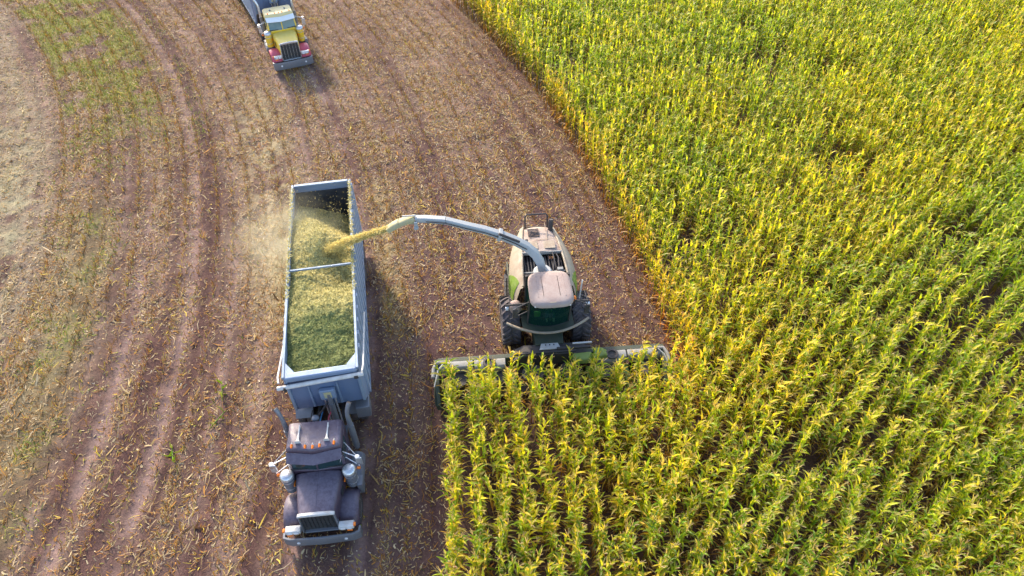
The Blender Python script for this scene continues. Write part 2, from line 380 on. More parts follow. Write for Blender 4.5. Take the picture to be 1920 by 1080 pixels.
def boundary_x(y): return np.interp(y, [0, 9, 18, 28, 42, 70], [1.5, 4.5, 9.5, 19, 34, 70])
def plants():
    P = []
    rg = np.random.default_rng(11)
    k = np.arange(0, 90)
    for i in k:                                             # block A: rows concentric with the cut edge
        r = 79.3+.75*i; n = int(75/.10); s = np.arange(n)*.10+rg.uniform(0, .1)
        th = (s-10)/r; x = C1[0]+r*np.cos(th); y = C1[1]+r*np.sin(th)
        ok = (x < boundary_x(y))
        if r < 88.3: hx, hy = hv_local(x, y); ok &= hy < -.58-.14*(np.abs(hx-.4) < 2.2)+.25*(rg.random(n)-.5)
        P.append(np.stack([x, y, np.full(n, 0.), np.full(n, r)], 1)[ok])
    for i in range(-60, 60):                                # block B
        r = 51.5+.70*i
        if r < 6: continue
        n = int(110/.10); s = np.arange(n)*.10+rg.uniform(0, .1); th = math.pi-s/r+.4
        x = C2[0]+r*np.cos(th); y = C2[1]+r*np.sin(th); ok = (x >= boundary_x(y)-.15) & (th > .3)
        gap = vnoise(s*.35+i*7.7, s*0+i*3.1)
        if i in (0, -3): ok &= ~((y < 24) & (gap > .68))
        elif i % 3 == 0: ok &= ~((gap > .9) & (y < 30))
        P.append(np.stack([x, y, np.full(n, 1.), np.full(n, r)], 1)[ok])
    P = np.concatenate(P); x, y = P[:, 0], P[:, 1]
    m = (y > 5) & (y < 50) & (x < 13.5+.53*y)
    P = P[m]; x, y = P[:, 0], P[:, 1]
    thin = fbm(x*.35+3, y*.35, 3)
    cl = vnoise(x*1.5+60, y*1.5+20)
    P = P[rg.random(len(P)) > .05+.5*smooth(.66, .78, thin)+.42*smooth(.58, .82, cl)]
    P[:, :2] += rg.normal(0, 1, (len(P), 2))*np.where(P[:, 2:3] > .5, .115, .11)
    return P
P = plants()
def tint_of(x, y):
    """yellowing of the crop from place to place: multiplies the leaf colours"""
    n1 = fbm(x*.13+2, y*.13, 3); n2 = fbm(x*.45, y*.45+7, 3); b = np.exp(-((x-boundary_x(y)+.8)/2.6)**2)*(1-smooth(26, 40, y))
    near = smooth(17, 9, y+0*x)*(1-smooth(3, 9, x))
    yl = np.clip(.60+1.5*(n1-.5)+1.2*(n2-.5)+.45*b+.35*near-.25*smooth(20, 30, y)*(1-smooth(8, 20, x))-.3*smooth(3, 9, x-boundary_x(y)), 0, 1)[:, None]
    g = np.array([.92, 1.10, 1.0]); yy = np.array([1.24, 1.20, .76])
    return g*(1-yl)+yy*yl
T = 1.03*tint_of(P[:, 0], P[:, 1])*rng.normal(1, .07, (len(P), 1)).clip(.8, 1.25)
ed = ((P[:, 2] < .5) & (P[:, 3] > 88) & (P[:, 3] < 88.5) & (P[:, 1] > 15.5))[:, None]; T = np.where(ed, T*np.array([1.14, .95, 1.0]), T)   # drier outer rows
# which plants show largest: nearest the camera and inside the frame
ca = R(46.74); dep = P[:, 1]*math.cos(ca)+(22-2.2)*math.sin(ca)
u = P[:, 0]/dep*1280; v = ((22-2.2)*math.cos(ca)-P[:, 1]*math.sin(ca))/dep*1280
inside = (np.abs(u) < 950) & (v < 535)
order = np.argsort(np.where(inside, dep, 1e9)); near_idx = order[:300]; rest = np.ones(len(P), bool); rest[near_idx] = False
def corn_mass():
    Vs, Fs, Cs, b = [], [], [], 0
    for lod, (segs, flat, tk, nv) in enumerate(((4, False, 5, 26), (3, True, 3, 26))):
        sel = np.where(rest & ((P[:, 1] < 17) if lod == 0 else (P[:, 1] >= 17)))[0]; rg = np.random.default_rng(20+lod)
        vid = rg.integers(0, nv, len(sel))
        for k in range(nv):
            V, F, c = variant(rg, segs, flat, tk); idx = sel[vid == k]; m = len(idx)
            if not m: continue
            a = rg.uniform(0, 2*np.pi, m); s = rg.uniform(.80, 1.14, m); ca_, sa_ = np.cos(a)[:, None], np.sin(a)[:, None]
            lean = rg.normal(0, .05, (m, 2)); z = V[None, :, 2]*s[:, None]
            x = (V[None, :, 0]*ca_-V[None, :, 1]*sa_)*s[:, None]+lean[:, :1]*z+P[idx, 0][:, None]
            y = (V[None, :, 0]*sa_+V[None, :, 1]*ca_)*s[:, None]+lean[:, 1:]*z+P[idx, 1][:, None]
            Vs.append(np.stack([x, y, z-.02], -1).reshape(-1, 3)); Cs.append((c[None]*T[idx][:, None, :]).reshape(-1, 3))
            Fs.append((F[None]+(np.arange(m)*len(V))[:, None, None]+b).reshape(-1, 4)); b += m*len(V)
    V, F, C_ = np.concatenate(Vs), np.concatenate(Fs), np.concatenate(Cs)
    o = link('corn_field', np_mesh('corn_field', V, F, C_), M['leaf'])
    tag(o, 'standing field of ripening yellow green corn beyond the nearest plants', 'corn', kind='stuff'); print('corn quads', len(F), len(P))
corn_mass()
def corn_individuals():
    rg = np.random.default_rng(51); protos = []
    for k in range(14):
        H, L = plant_spec(rg); V, F, c = stalk_geo(H, 6); tn = np.array([1.15, 1.05, .9]) if k % 2 else np.array([.9, 1.0, 1.0])
        tn = tn*rg.uniform(.95, 1.3)
        st = np_mesh('corn_plant', V, F, c*tn); st.materials.append(M['stalk']); V, F, c = tassel_geo(rg, H, 5); ts = np_mesh('tassel', V, F, c); ts.materials.append(M['leaf'])
        lv = []
        for z, a, ln, wd, s0, dr, tw, kind in L:
            V, F = leaf_geo(rg, ln, wd, 5, False, s0, dr, tw); me = np_mesh('leaf', V, F, np.repeat(leaf_color(rg, kind, 6), 3, 0)*tn); me.materials.append(M['leaf']); lv.append((me, z, a))
        protos.append((st, ts, lv))
    for j, i in enumerate(near_idx):
        st, ts, lv = protos[rg.integers(len(protos))]
        o = link('corn_plant', st, None, None, (P[i, 0], P[i, 1], -.02), (rg.normal(0, .04), rg.normal(0, .04), rg.uniform(0, 6.28)))
        s = rg.uniform(.9, 1.1); o.scale = (s, s, s)
        edge = P[i, 2] < .5 and P[i, 3] < 79.6
        tag(o, 'ripening corn plant in the outermost row beside the bare soil near the bottom edge' if edge else 'ripening corn plant inside the standing crop in the nearest rows at the bottom', 'corn plant', 'corn plants in the outermost row' if edge else 'corn plants nearest the camera')
        link('tassel', ts, None, o)
        for me, z, a in lv: link('leaf', me, None, o, (0, 0, z), (0, 0, a))
corn_individuals()

# ------------------------------------------------------------------ stubble, straw and weeds on the cut ground
def strips(name, x, y, z, az, ln, wd, pitch, bend, colr, label, cat, roll=None, seg=2):
    """many thin curved strips, each four cross-sections long, as one mesh"""
    n = len(x); t = np.linspace(0, 1, seg+1)[None, :]; th = az[:, None]+bend[:, None]*(t-.5); d = ln[:, None]/seg
    dx = np.cos(th)*d; dy = np.sin(th)*d; px = np.cumsum(dx, 1)-dx; py = np.cumsum(dy, 1)-dy
    pz = np.sin(pitch)[:, None]*ln[:, None]*t+np.abs(bend)[:, None]*.06*ln[:, None]*4*t*(1-t); cp = np.cos(pitch)[:, None]
    X = x[:, None]+px*cp; Y = y[:, None]+py*cp; Z = z[:, None]+pz
    w_ = wd[:, None]*.5*np.array({1: [.9, .7], 2: [.75, 1, .3], 3: [.6, 1, .95, .3]}[seg])[None, :]; rl = (np.zeros(n) if roll is None else roll)[:, None]
    qx, qy, qz = -np.sin(th)*w_*np.cos(rl), np.cos(th)*w_*np.cos(rl), w_*np.sin(rl)
    V = np.stack([np.stack([X-qx, Y-qy, Z-qz], -1), np.stack([X+qx, Y+qy, Z+qz], -1)], 2).reshape(-1, 3)
    k = 2*seg+2; F = np.array([(2*i, 2*i+1, 2*i+3, 2*i+2) for i in range(seg)])[None]+(np.arange(n)*k)[:, None, None]
    o = link(name, np_mesh(name, V, F.reshape(-1, 4), np.repeat(colr, k, 0), False), M['litter'])
    return tag(o, label, cat, kind='stuff')
def cut_points(n, rg):
    y = rg.uniform(4, 58, n); x = -(15+.52*y)-4+rg.random(n)*(15+.52*y+12); r = rad1(x, y); hx, hy = hv_local(x, y)
    ok = (x > -(15.5+.56*y)-2) & ((r < 79.0) | ((r < 88.4) & (hy > -.6))); return x[ok], y[ok], r[ok]
def pick(rg, n, names, p):
    A = np.array([PAL[k] if k in PAL else k for k in names], float); return A[rg.choice(len(A), n, p=p)]*rg.uniform(.75, 1.25, (n, 1))
def litter():
    rg = np.random.default_rng(31); pale = (.46, .36, .21); straw = (.38, .26, .10)
    x, y, r = cut_points(240000, rg); dens = .22+1.15*smooth(.40, .64, fbm(x*.42, y*.42, 4)); dens *= (1-.62*tracks(r))*(1-.35*smooth(77, 80, r)*(r < 79)*(y < 16))
    dens *= .45+1.5*smooth(.40, .62, streak(x, y)); dens *= np.where(r < 61.5, .8, 1)*(1-.45*np.exp(-((r-76.5)/1.6)**2)*(y < 17)); lag = np.abs(((r/.75+.5) % 1)-.5); dens *= .75+.5*(lag < .2)
    k = rg.random(len(x)) < dens*np.where((y < 17) & (r > 67), .48, .62); x, y, r = x[k], y[k], r[k]; n = len(x)
    z = ground_height(x, y)+rg.uniform(.008, .05, n)
    c = pick(rg, n, [pale, straw, 'tan', 'orange', 'gold', 'brown'], [.16, .20, .18, .24, .09, .13])
    lf = (r < 61.5)[:, None]; c = np.where(lf, c*.7+np.array([.11, .10, .065]), c)
    ln = rg.gamma(2.6, .088, n).clip(.06, .7)
    strips('straw_litter', x, y, z, np.where(rg.random(n) < .45, rg.uniform(0, 6.28, n), np.pi/2+np.arctan2(y-C1[1], x-C1[0])+rg.normal(0, .5, n)), ln, np.where(rg.random(n) < .10, rg.uniform(.04, .075, n), rg.uniform(.010, .030, n)), rg.normal(0, .22, n), rg.normal(0, .95, n), c,
           'scattered dry corn leaves and straw lying on the cut ground', 'straw', rg.normal(0, .5, n)); print('litter', n)
    # chaff: small flat scraps between the longer pieces
    x, y, r = cut_points(190000, rg); k = rg.random(len(x)) < (.25+.9*smooth(.38, .62, streak(x, y)))*np.where(y < 18, .45, 1); x, y, r = x[k], y[k], r[k]; n = len(x); c = pick(rg, n, [pale, straw, 'tan', 'orange', (.56, .47, .34), 'brown'], [.22, .22, .14, .22, .08, .12])
    z = ground_height(x, y)+rg.uniform(.01, .035, n); a = rg.uniform(0, 6.28, n); l = rg.uniform(.025, .075, n); q = rg.uniform(.006, .018, n); tl = rg.normal(0, .4, (n, 2))
    ux, uy = np.cos(a)*l, np.sin(a)*l; wx, wy = -np.sin(a)*q, np.cos(a)*q
    V = np.stack([np.stack([x+sa*ux+sb*wx, y+sa*uy+sb*wy, z+sa*l*tl[:, 0]+sb*q*tl[:, 1]], -1) for sa, sb in ((-1, -1), (1, -1), (1, 1), (-1, 1))], 1).reshape(-1, 3)
    o = link('straw_chaff', np_mesh('straw_chaff', V, np.arange(n*4).reshape(n, 4), np.repeat(c, 4, 0), False), M['litter']); tag(o, 'small pale scraps of chaff between the straw on the cut ground', kind='stuff')
    # stubble: short cut stalks with ragged leaves, standing in rows
    xs, ys, rs = [], [], []
    for r0 in np.arange(61.9, 88.3, .75):
        s = np.arange(0, 62, .115); th = (s-4)/r0; xx = C1[0]+r0*np.cos(th); yy = C1[1]+r0*np.sin(th); hx, hy = hv_local(xx, yy)
        ok = (yy < 58) & (rg.random(len(s)) < .25+.95*fbm(xx*.5+8, yy*.5, 3)) & ((r0 < 79) | (hy > -.3)) & (rg.random(len(s)) > tracks(np.full(len(s), r0))*.85) & (xx > -(16+.57*yy))
        xs.append(xx[ok]); ys.append(yy[ok]); rs.append(rad1(xx[ok], yy[ok]))
    x, y, r = np.concatenate(xs), np.concatenate(ys), np.concatenate(rs); x = np.repeat(x, 4)+rg.normal(0, .06, len(x)*4); y = np.repeat(y, 4)+rg.normal(0, .06, len(y)*4); n = len(x)
    c = pick(rg, n, ['orange', 'brown', 'gold', 'tan', (.16, .17, .04)], [.40, .20, .18, .16, .06])
    strips('corn_stubble', x, y, ground_height(x, y)-.01, rg.uniform(0, 6.28, n), rg.uniform(.12, .38, n), rg.uniform(.014, .036, n), rg.uniform(.4, 1.5, n), rg.normal(0, .8, n), c,
           'rows of short orange brown corn stubble left after cutting', 'stubble', rg.normal(0, .5, n)); print('stubble', n)
    # weeds: small green blades, thick at the far left and sparse along the left margin
    x, y, r = cut_points(260000, rg); n2 = fbm(x*.8+9, y*.8, 4)
    d = WEEDS(x, y)*smooth(.30, .55, n2)*1.6+.5*np.exp(-((r-63.4)/1.5)**2)*(y < 34)*smooth(.45, .62, n2)+.02*(n2 > .56)+.35*np.exp(-((r-68.9)/.5)**2)*(y > 31)*smooth(.4, .55, n2)
    k = rg.random(len(x)) < d; x, y = x[k], y[k]; n = len(x); c = pick(rg, n, [(.26, .31, .035), (.36, .36, .055), (.16, .22, .035), (.38, .33, .07)], [.35, .3, .2, .15])
    strips('weeds', x, y, ground_height(x, y), rg.uniform(0, 6.28, n), rg.uniform(.08, .26, n), rg.uniform(.015, .04, n), rg.uniform(.3, 1.3, n), rg.normal(0, 1, n), c,
           'yellow green weeds growing through the old stubble', 'weeds'); print('weeds', n)
litter()
def fallen(x, y, rz, label):
    rg = np.random.default_rng(int(abs(x*100))); H, L = plant_spec(rg); V, F, c = stalk_geo(H*.42, 6)
    z0 = float(ground_height(np.array([x]), np.array([y]))[0]); me = np_mesh('fallen_corn_plant', V, F, c*np.array([.5, .9, .6])); me.materials.append(M['stalk'])
    o = link('fallen_corn_plant', me, None, None, (x, y, z0+.06), (R(82), 0, rz)); tag(o, label, 'corn plant', 'green corn plants lying on the cut ground')
    for i in range(6):
        V, F = leaf_geo(rg, rg.uniform(.28, .48), .08, 5, False, 20, 1.2, rg.normal(0, .4)); g = PAL['green']*.62 if i % 2 else np.array([.11, .13, .045])
        m2 = np_mesh('leaf', V, F, np.tile(g, (len(V), 1))); m2.materials.append(M['leaf']); link('leaf', m2, None, o, (0, 0, .15+i*.12), (0, 0, 1.57+i*2.4))
fallen(-11.2, 13.5, 2.6, 'green corn plant lying flat left of the dark truck trailer front')
fallen(-12.3, 12.8, .4, 'small green corn plant lying left of the other fallen plants')
fallen(-11.05, 14.7, 3.4, 'green and yellow corn plant lying just above the flat fallen one')

# ------------------------------------------------------------------ wheels shared by trucks and trailers
def wheel_meshes(r, w_, rimr):
    h = w_/2
    t = MB().lathe([(rimr, -h*.8), (r*.86, -h), (r*.97, -h*.8), (r, -h*.45), (r, h*.45), (r*.97, h*.8), (r*.86, h), (rimr, h*.8)], axis='X', n=28)
    g = MB().lathe([(0, h*.15), (rimr*.35, h*.2), (rimr*.4, h*.45), (rimr*.8, h*.35), (rimr, h*.82), (rimr*1.04, h*.8), (rimr*1.04, -h*.8), (rimr, -h*.82), (rimr*.8, -h*.3), (0, -h*.3)], axis='X', n=24)
    for j in range(10):
        a = j*.628; g.cyl((h*.3, rimr*.62*math.cos(a), rimr*.62*math.sin(a)), (h*.52, rimr*.62*math.cos(a), rimr*.62*math.sin(a)), rimr*.05, 6)
    tm, gm = t.mesh('wheel', 50), g.mesh('rim', 40)
    tm.materials.append(M['rubber']); gm.materials.append(M['rim']); return tm, gm
TRUCKW = wheel_meshes(.52, .29, .30)
def wheel(root, x, y, ms=TRUCKW, r=.52, side=1, name='wheel'):
    o = link(name, ms[0], None, root, (x, y, r-.03), (0, 0, 0 if side > 0 else math.pi)); link('rim', ms[1], None, o); return o

# ------------------------------------------------------------------ long nosed tractor unit; front faces -Y, bumper at y = 0
def tractor(loc, rz, label, cm, detail=True):
    t = thing('semi_truck', label, 'truck', loc, rz)
    body, fend, glass, acm, visor, roofm = cm['body'], cm['fender'], cm['glass'], cm['cleaner'], cm['visor'], cm['roof']
    # chassis
    f = MB()
    for s in (1, -1): f.box((s*.43, 3.6, .78), (.09, 6.6, .26))
    for y in (.9, 2.6, 3.6, 5.1, 6.7): f.box((0, y, .76), (.8, .14, .2))
    f.box((0, 5.05, .55), (1.9, .16, .16)).box((0, 6.35, .55), (1.9, .16, .16)).box((0, .98, .5), (1.8, .12, .12))
    f.build('chassis', M['dark'], t, .01)
    # bumper with swept ends and hollow back
    b = MB(); prof = lambda z, k: [(-1.23, .30*1), (-1.22, .10), (-1.0, .0-k), (0, -.04-k), (1.0, .0-k), (1.22, .10), (1.23, .30), (1.17, .30), (1.15, .14), (.95, .07), (0, .04), (-.95, .07), (-1.15, .14), (-1.17, .30)]
    b.loft([[(x, y, z) for x, y in prof(z, k)] for z, k in ((.22, -.02), (.30, .0), (.62, .0), (.69, -.02))])
    bo = b.build('bumper', M['dullchrome'], t, .008)
    for s in (1, -1): MB().cyl((s*.75, -.03, .48), (s*.75, .05, .48), .055, 12).build('fog_lamp', M['lens'], bo)
    # grille
    g = MB(); iw, ow, z0, z1, y0, y1 = .545, .60, .74, 1.66, .27, .30
    for s in (1, -1): g.hexa([(s*ow, y0-.05, z0-.06), (s*iw, y0-.05, z0-.06), (s*iw, y0+.12, z0-.06), (s*ow, y0+.12, z0-.06), (s*(ow-.04), y1-.05, z1), (s*(iw-.02), y1-.05, z1), (s*(iw-.02), y1+.12, z1), (s*(ow-.04), y1+.12, z1)])
    g.box((0, y0+.02, z0-.08), (1.06, .14, .06))
    g.build('grille_surround', M['chrome'] if cm['bars'] else M['dullchrome'], t, .012)
    cap = MB().loft([[(x, y, z) for x, z in ((-.59, 1.66), (-.56, 1.735), (-.45, 1.765), (0, 1.785), (.45, 1.765), (.56, 1.735), (.59, 1.66), (0, 1.66))] for y in (.25, .36)])
    cap.build('grille_cap', M['chrome'] if cm['bars'] else M['white'], t, .02)
    gm = MB().hexa([(-.55, .31, .70), (.55, .31, .70), (.55, .36, .70), (-.55, .36, .70), (-.52, .33, 1.67), (.52, .33, 1.67), (.52, .38, 1.67), (-.52, .38, 1.67)]).build('grille_screen', M['grilledark'], t)
    nb = 5 if cm['bars'] else 8
    bm_ = MB().box((0, 0, 0), (.015 if cm['bars'] else .012, .03, .92)).mesh('grille_bar'); bm_.materials.append(M['chrome'] if cm['bars'] else M['grilledark'])
    for i in range(nb): link('grille_bar', bm_, None, t, ((i-(nb-1)/2)*(1.04/(nb+.6)), 0.305, 1.20))
    # hood
    secs = []
    for u in np.linspace(0, 1, 7):
        y = .34+u*1.36; hw = .575+.19*u; zt = 1.70+.11*u+.03*math.sin(u*3.1); zb = .98+.05*u
        h = [(hw, zb), (hw+.01, zt-.30), (hw-.01, zt-.12), (hw-.06, zt-.04), (hw-.14, zt), (hw*.5, zt+.035), (0.03, zt+.055)]
        secs.append([(x, y, z) for x, z in h]+[(-x, y, z) for x, z in h[::-1]])
    hd = MB().loft(secs).build('hood', body, t, 0, 40)
    MB().tube([(0, .38, 1.76), (0, 1.0, 1.84), (0, 1.68, 1.87)], .012, 6).build('hood_hinge', body, hd)
    for s in (1, -1):                                        # side vents with amber marker
        MB().box((s*.715, 1.3, 1.38), (.02, .5, .26)).build('side_vent', M['grilledark'], hd, .005)
        MB().box((s*.80, 1.52, 1.55), (.05, .22, .05)).build('marker_light', M['amber'], hd, .015)
    # fenders and headlights
    def side(s):
        fs = []
        for a in np.linspace(168, -8, 15):
            rr = .64; yc, zc = .97, .50; y = yc-rr*1.06*math.cos(R(180-a))*-1; y = yc+rr*1.06*math.cos(R(a)); z = zc+rr*math.sin(R(a))
            n_ = Vector((0, math.cos(R(a)), math.sin(R(a)))); row = []
            for x, d in ((.60, -.02), (.80, .02), (1.05, .015), (1.17, -.03), (1.21, -.09)): row.append((s*x, y+n_.y*d, z+n_.z*d))
            fs.append(row)
        MB().loft(fs, closed=False).build('fender', fend, t, 0, 50, .02)
        pod = MB().loft([[(s*(x0), .16+yy, 1.0+zz) for yy, zz in ((-.06, -.09), (-.08, 0), (-.06, .085), (.02, .10), (.16, .06), (.18, -.04), (.04, -.1))] for x0 in (.60, .64, 1.02, 1.07)])
        p = pod.build('headlight', M['chrome'] if cm['bars'] else M['white'], t, .012)
        for k in (.73, .93): MB().box((s*k, .075, 1.0), (.15, .02, .11)).build('lens', M['lens'], p, .01)
        MB().box((s*1.10, .17, 1.07), (.08, .12, .09)).build('marker_light', M['amber'], p, .02)
        MB().box((s*.94, .066, .90), (.17, .03, .06)).build('marker_light', M['amber'], p, .01)
        wheel(t, s*1.03, .97, side=s)
        # air cleaner
        a = MB().cyl((s*.99, 1.62, 1.10), (s*.99, 1.62, 1.84), .195, 24)
        ac = a.build('air_cleaner', acm, t)
        MB().lathe([(.20, 1.84), (.225, 1.86), (.225, 1.93), (.21, 1.97), (.16, 2.02), (.08, 2.045), (0, 2.05)], (s*.99, 1.62, 0), n=24).build('lid', M['chrome'], ac)
        MB().lathe([(.203, 1.30), (.203, 1.34)], (s*.99, 1.62, 0), n=24).lathe([(.203, 1.68), (.203, 1.72)], (s*.99, 1.62, 0), n=24).build('strap', M['chrome'], ac)
        MB().tube([(s*.99, 1.75, 1.45), (s*.86, 1.80, 1.40), (s*.70, 1.66, 1.35)], .08, 10).build('intake_pipe', M['dullchrome'], ac)
        # exhaust stack with bent tip
        ex = MB().tube([(s*1.03, 3.02, .95), (s*1.03, 3.02, 2.55), (s*1.03, 3.02, 2.95), (s*1.05, 3.05, 3.15), (s*1.10, 3.10, 3.32), (s*1.17, 3.17, 3.46)], [.085, .085, .07, .07, .07, .075], 16, False)
        eo = ex.build('exhaust_stack', M['dullchrome'] if not cm['bars'] else M['chrome'], t)
        MB().cyl((s*1.155, 3.155, 3.43), (s*1.168, 3.168, 3.455), .062, 14).build('pipe_mouth', M['dark'], eo)
        MB().cyl((s*1.03, 3.02, 1.1), (s*1.03, 3.02, 2.4), .11, 18).build('heat_shield', M['dullchrome'], eo)
        # fuel tank, steps, tool box
        tk = MB().lathe([(.0, 1.85), (.24, 1.85), (.30, 1.89), (.31, 1.95), (.31, 2.75), (.30, 2.81), (.24, 2.85), (0, 2.85)], (s*.98, 0, .72), 'Y', 20).build('fuel_tank', M['dullchrome'], t)
        MB().box((s*1.06, 2.1, 1.02), (.36, .45, .04)).box((s*1.06, 2.6, 1.02), (.36, .30, .04)).build('step', M['dullchrome'], tk, .008)
        if s > 0: MB().box((1.22, 1.62, .92), (.18, .36, .56)).build('battery_box', M['dullchrome'], t, .015)
        # mirror on tube bracket
        mr = MB().tube([(s*.86, 1.95, 2.52), (s*1.34, 1.75, 2.44)], .016, 6).tube([(s*.86, 2.05, 2.0), (s*1.34, 1.75, 1.88)], .016, 6).tube([(s*1.34, 1.75, 2.5), (s*1.34, 1.75, 1.84)], .016, 6).tube([(s*.86, 2.35, 2.45), (s*1.34, 1.75, 2.44)], .013, 6)
        mo = mr.build('mirror', M['chrome'], t)
        MB().box((s*1.35, 1.76, 2.17), (.20, .05, .42)).build('mirror_head', M['chrome'], mo, .02)
        MB().box((s*1.35, 1.787, 2.17), (.17, .006, .38)).build('mirror_glass', M['mirror'], mo)
        MB().lathe([(0, -.04), (.065, -.025), (.075, 0), (0, .01)], (s*1.34, 1.73, 2.52), 'Z', 12).build('round_mirror', M['chrome'], mo)
        MB().box((s*1.28, 1.72, 1.82), (.12, .08, .07)).build('marker_light', M['amber'], mo, .02)
        # rear wheels: two tandem duals
        for y in (5.05, 6.35):
            wheel(t, s*.80, y, side=s); wheel(t, s*1.10, y, side=s)
        q = []
        for a in np.linspace(20, 160, 9): q.append([(s*x, 5.7+.0+1.28*math.cos(R(a))*1.0, .60+.58*math.sin(R(a))) for x in (.64, 1.26)])
        MB().loft(q, closed=False).build('rear_fender', M['dullchrome'], t, 0, 60, .02)
    mirror_x(side)
    # cab
    def ring(z, hw, yf, yc, yr, r=.10): return [(-hw, yr, z), (hw, yr, z), (hw, yf+.06, z), (hw-.05, yf, z), (0, yc, z), (-hw+.05, yf, z), (-hw, yf+.06, z)]
    c = MB().loft([ring(1.0, .86, 1.78, 1.74, 2.92), ring(1.95, .88, 1.76, 1.70, 2.92)])
    c.build('cab_body', body, t, .03)
    up = MB()                                                 # upper cab: pillars and rear wall leave the glass openings
    up.box((0, 2.89, 2.28), (1.70, .06, .68))
    for s in (1, -1):
        up.hexa([(s*.80, 1.77, 1.95), (s*.88, 1.80, 1.95), (s*.88, 1.88, 1.95), (s*.80, 1.85, 1.95), (s*.77, 1.93, 2.62), (s*.85, 1.96, 2.62), (s*.85, 2.04, 2.62), (s*.77, 2.01, 2.62)])
        up.box((s*.855, 2.72, 2.28), (.05, .36, .68))
    up.hexa([(-.03, 1.70, 1.95), (.03, 1.70, 1.95), (.03, 1.76, 1.95), (-.03, 1.76, 1.95), (-.03, 1.86, 2.62), (.03, 1.86, 2.62), (.03, 1.92, 2.62), (-.03, 1.92, 2.62)])
    up.build('cab_pillars', body, t, .01)
    MB().box((0, 2.3, 1.98), (1.66, 1.1, .04)).build('dashboard', M['dark'], t)
    for s in (1, -1):
        MB().hexa([(s*.03, 1.72, 1.95), (s*.82, 1.79, 1.95), (s*.82, 1.81, 1.95), (s*.03, 1.74, 1.95), (s*.03, 1.88, 2.60), (s*.79, 1.95, 2.60), (s*.79, 1.97, 2.60), (s*.03, 1.90, 2.60)]).build('windscreen', glass, t)
        d = MB().box((s*.87, 2.22, 2.26), (.015, .60, .62)).build('side_window', glass, t)
        dr = MB().box((s*.885, 2.2, 1.5), (.03, .82, .84)).build('door', body, t, .01)
        MB().box((s*.91, 2.5, 1.75), (.03, .14, .03)).build('handle', M['chrome'], dr, .006)
    rs = []
    for z, k in ((2.60, 1.0), (2.70, 1.0), (2.80, .985), (2.87, .94), (2.90, .86)):
        hw = .87*k; yf = 1.98+(1-k)*.5; rs.append([(-hw, 2.94-(1-k)*.25, z), (-hw+.1*k, 2.96-(1-k)*.25, z), (hw-.1*k, 2.96-(1-k)*.25, z), (hw, 2.94-(1-k)*.25, z), (hw, yf+.05, z), (hw-.04, yf, z), (0, yf-.14, z), (-hw+.04, yf, z), (-hw, yf+.05, z)])
    ro = MB().loft(rs).build('cab_roof', roofm, t, 0, 50)
    # sun visor: V shaped sloped panel
    v = MB()
    for s in (1, -1):
        v.hexa([(0, 1.54, 2.53), (s*.86, 1.67, 2.55), (s*.86, 1.69, 2.53), (0, 1.56, 2.51), (0, 1.83, 2.72), (s*.86, 1.96, 2.74), (s*.86, 1.98, 2.72), (0, 1.85, 2.70)])
    v.build('sun_visor', visor, t, .004)
    for s in (1, -1): MB().tube([(s*.8, 1.62, 2.45), (s*.83, 1.90, 2.40)], .012, 6).build('visor_strut', M['chrome'], t)
    # five roof lights and two horns
    for x in (-.66, -.235, 0, .215, .66):
        y = 2.06-.12*(1-abs(x)/.86)+.10
        bl = MB().loft([[(x+a*.045*k, y+dy, 2.865+max(0, b)*.085*k) for a, b in ((-1, 0), (-.8, .6), (0, 1), (.8, .6), (1, 0), (0, -.1))] for dy, k in ((-.12, .75), (-.07, 1.0), (-.0, 1.0))]).build('cab_light', M['amber'], t, 0, 60)
        MB().loft([[(x+a*.045*k, y+dy, 2.866+max(0, b)*.085*k) for a, b in ((-1, 0), (-.8, .6), (0, 1), (.8, .6), (1, 0), (0, -.1))] for dy, k in ((.0, 1.0), (.08, .75), (.15, .25))]).build('housing', M['chrome'], bl, 0, 60)
    if detail:
        for x in (-.47, .43):
            h = MB().tube([(x, 2.80, 2.95), (x, 2.45, 2.955), (x, 2.28, 2.955), (x, 2.20, 2.955), (x, 2.16, 2.955)], [.022, .024, .035, .06, .10], 14)
            h.box((x, 2.7, 2.91), (.05, .06, .08)); h.build('air_horn', M['white'], t, 0, 50)
    else:
        for x in (-.45, .45): MB().lathe([(.05, 2.89), (.06, 2.95), (.03, 2.98), (0, 2.985)], (x, 2.45, 0)).build('roof_vent', M['dullchrome'], t)
    # rear of cab: deck plate, fifth wheel, air lines, work lamp
    MB().box((0, 3.5, .93), (1.3, .9, .03)).box((0, 3.35, 1.25), (.9, .12, .6)).build('deck_plate', M['dullchrome'], t, .005)
    MB().prism([(-.45, 5.2), (.45, 5.2), (.48, 5.7), (.2, 6.15), (.08, 5.75), (-.08, 5.75), (-.2, 6.15), (-.48, 5.7)], 1.0, 1.07).build('fifth_wheel', M['dark'], t, .01)
    MB().cyl((-.05, 3.12, 2.1), (-.05, 3.12, 2.68), .03, 8).lathe([(0, -.1), (.10, -.08), (.13, 0), (.11, .06), (0, .1)], (-.05, 3.14, 2.74), 'Z', 16).build('work_lamp', M['dullchrome'], t, 0, 60)
    for k, x in enumerate((-.18, 0, .15)):
        MB().tube([(x, 2.98, 1.9), (x*1.5, 3.25, 1.75), (x*2-.1, 3.6, 1.8+.1*k), (x*2, 3.95, 2.05)], .022, 6).build('air_line', (M['dark'], M['blue'], M['red'])[k], t)
    return t
tractor((-6.08, 9.12, 0), R(6), 'dark maroon long nosed truck tractor with two air horns pulling the filled silage trailer', dict(body=M['maroon'], fender=M['maroon'], glass=M['truckglass'], cleaner=M['dullchrome'], visor=M['maroon'], roof=M['maroon'], bars=False))
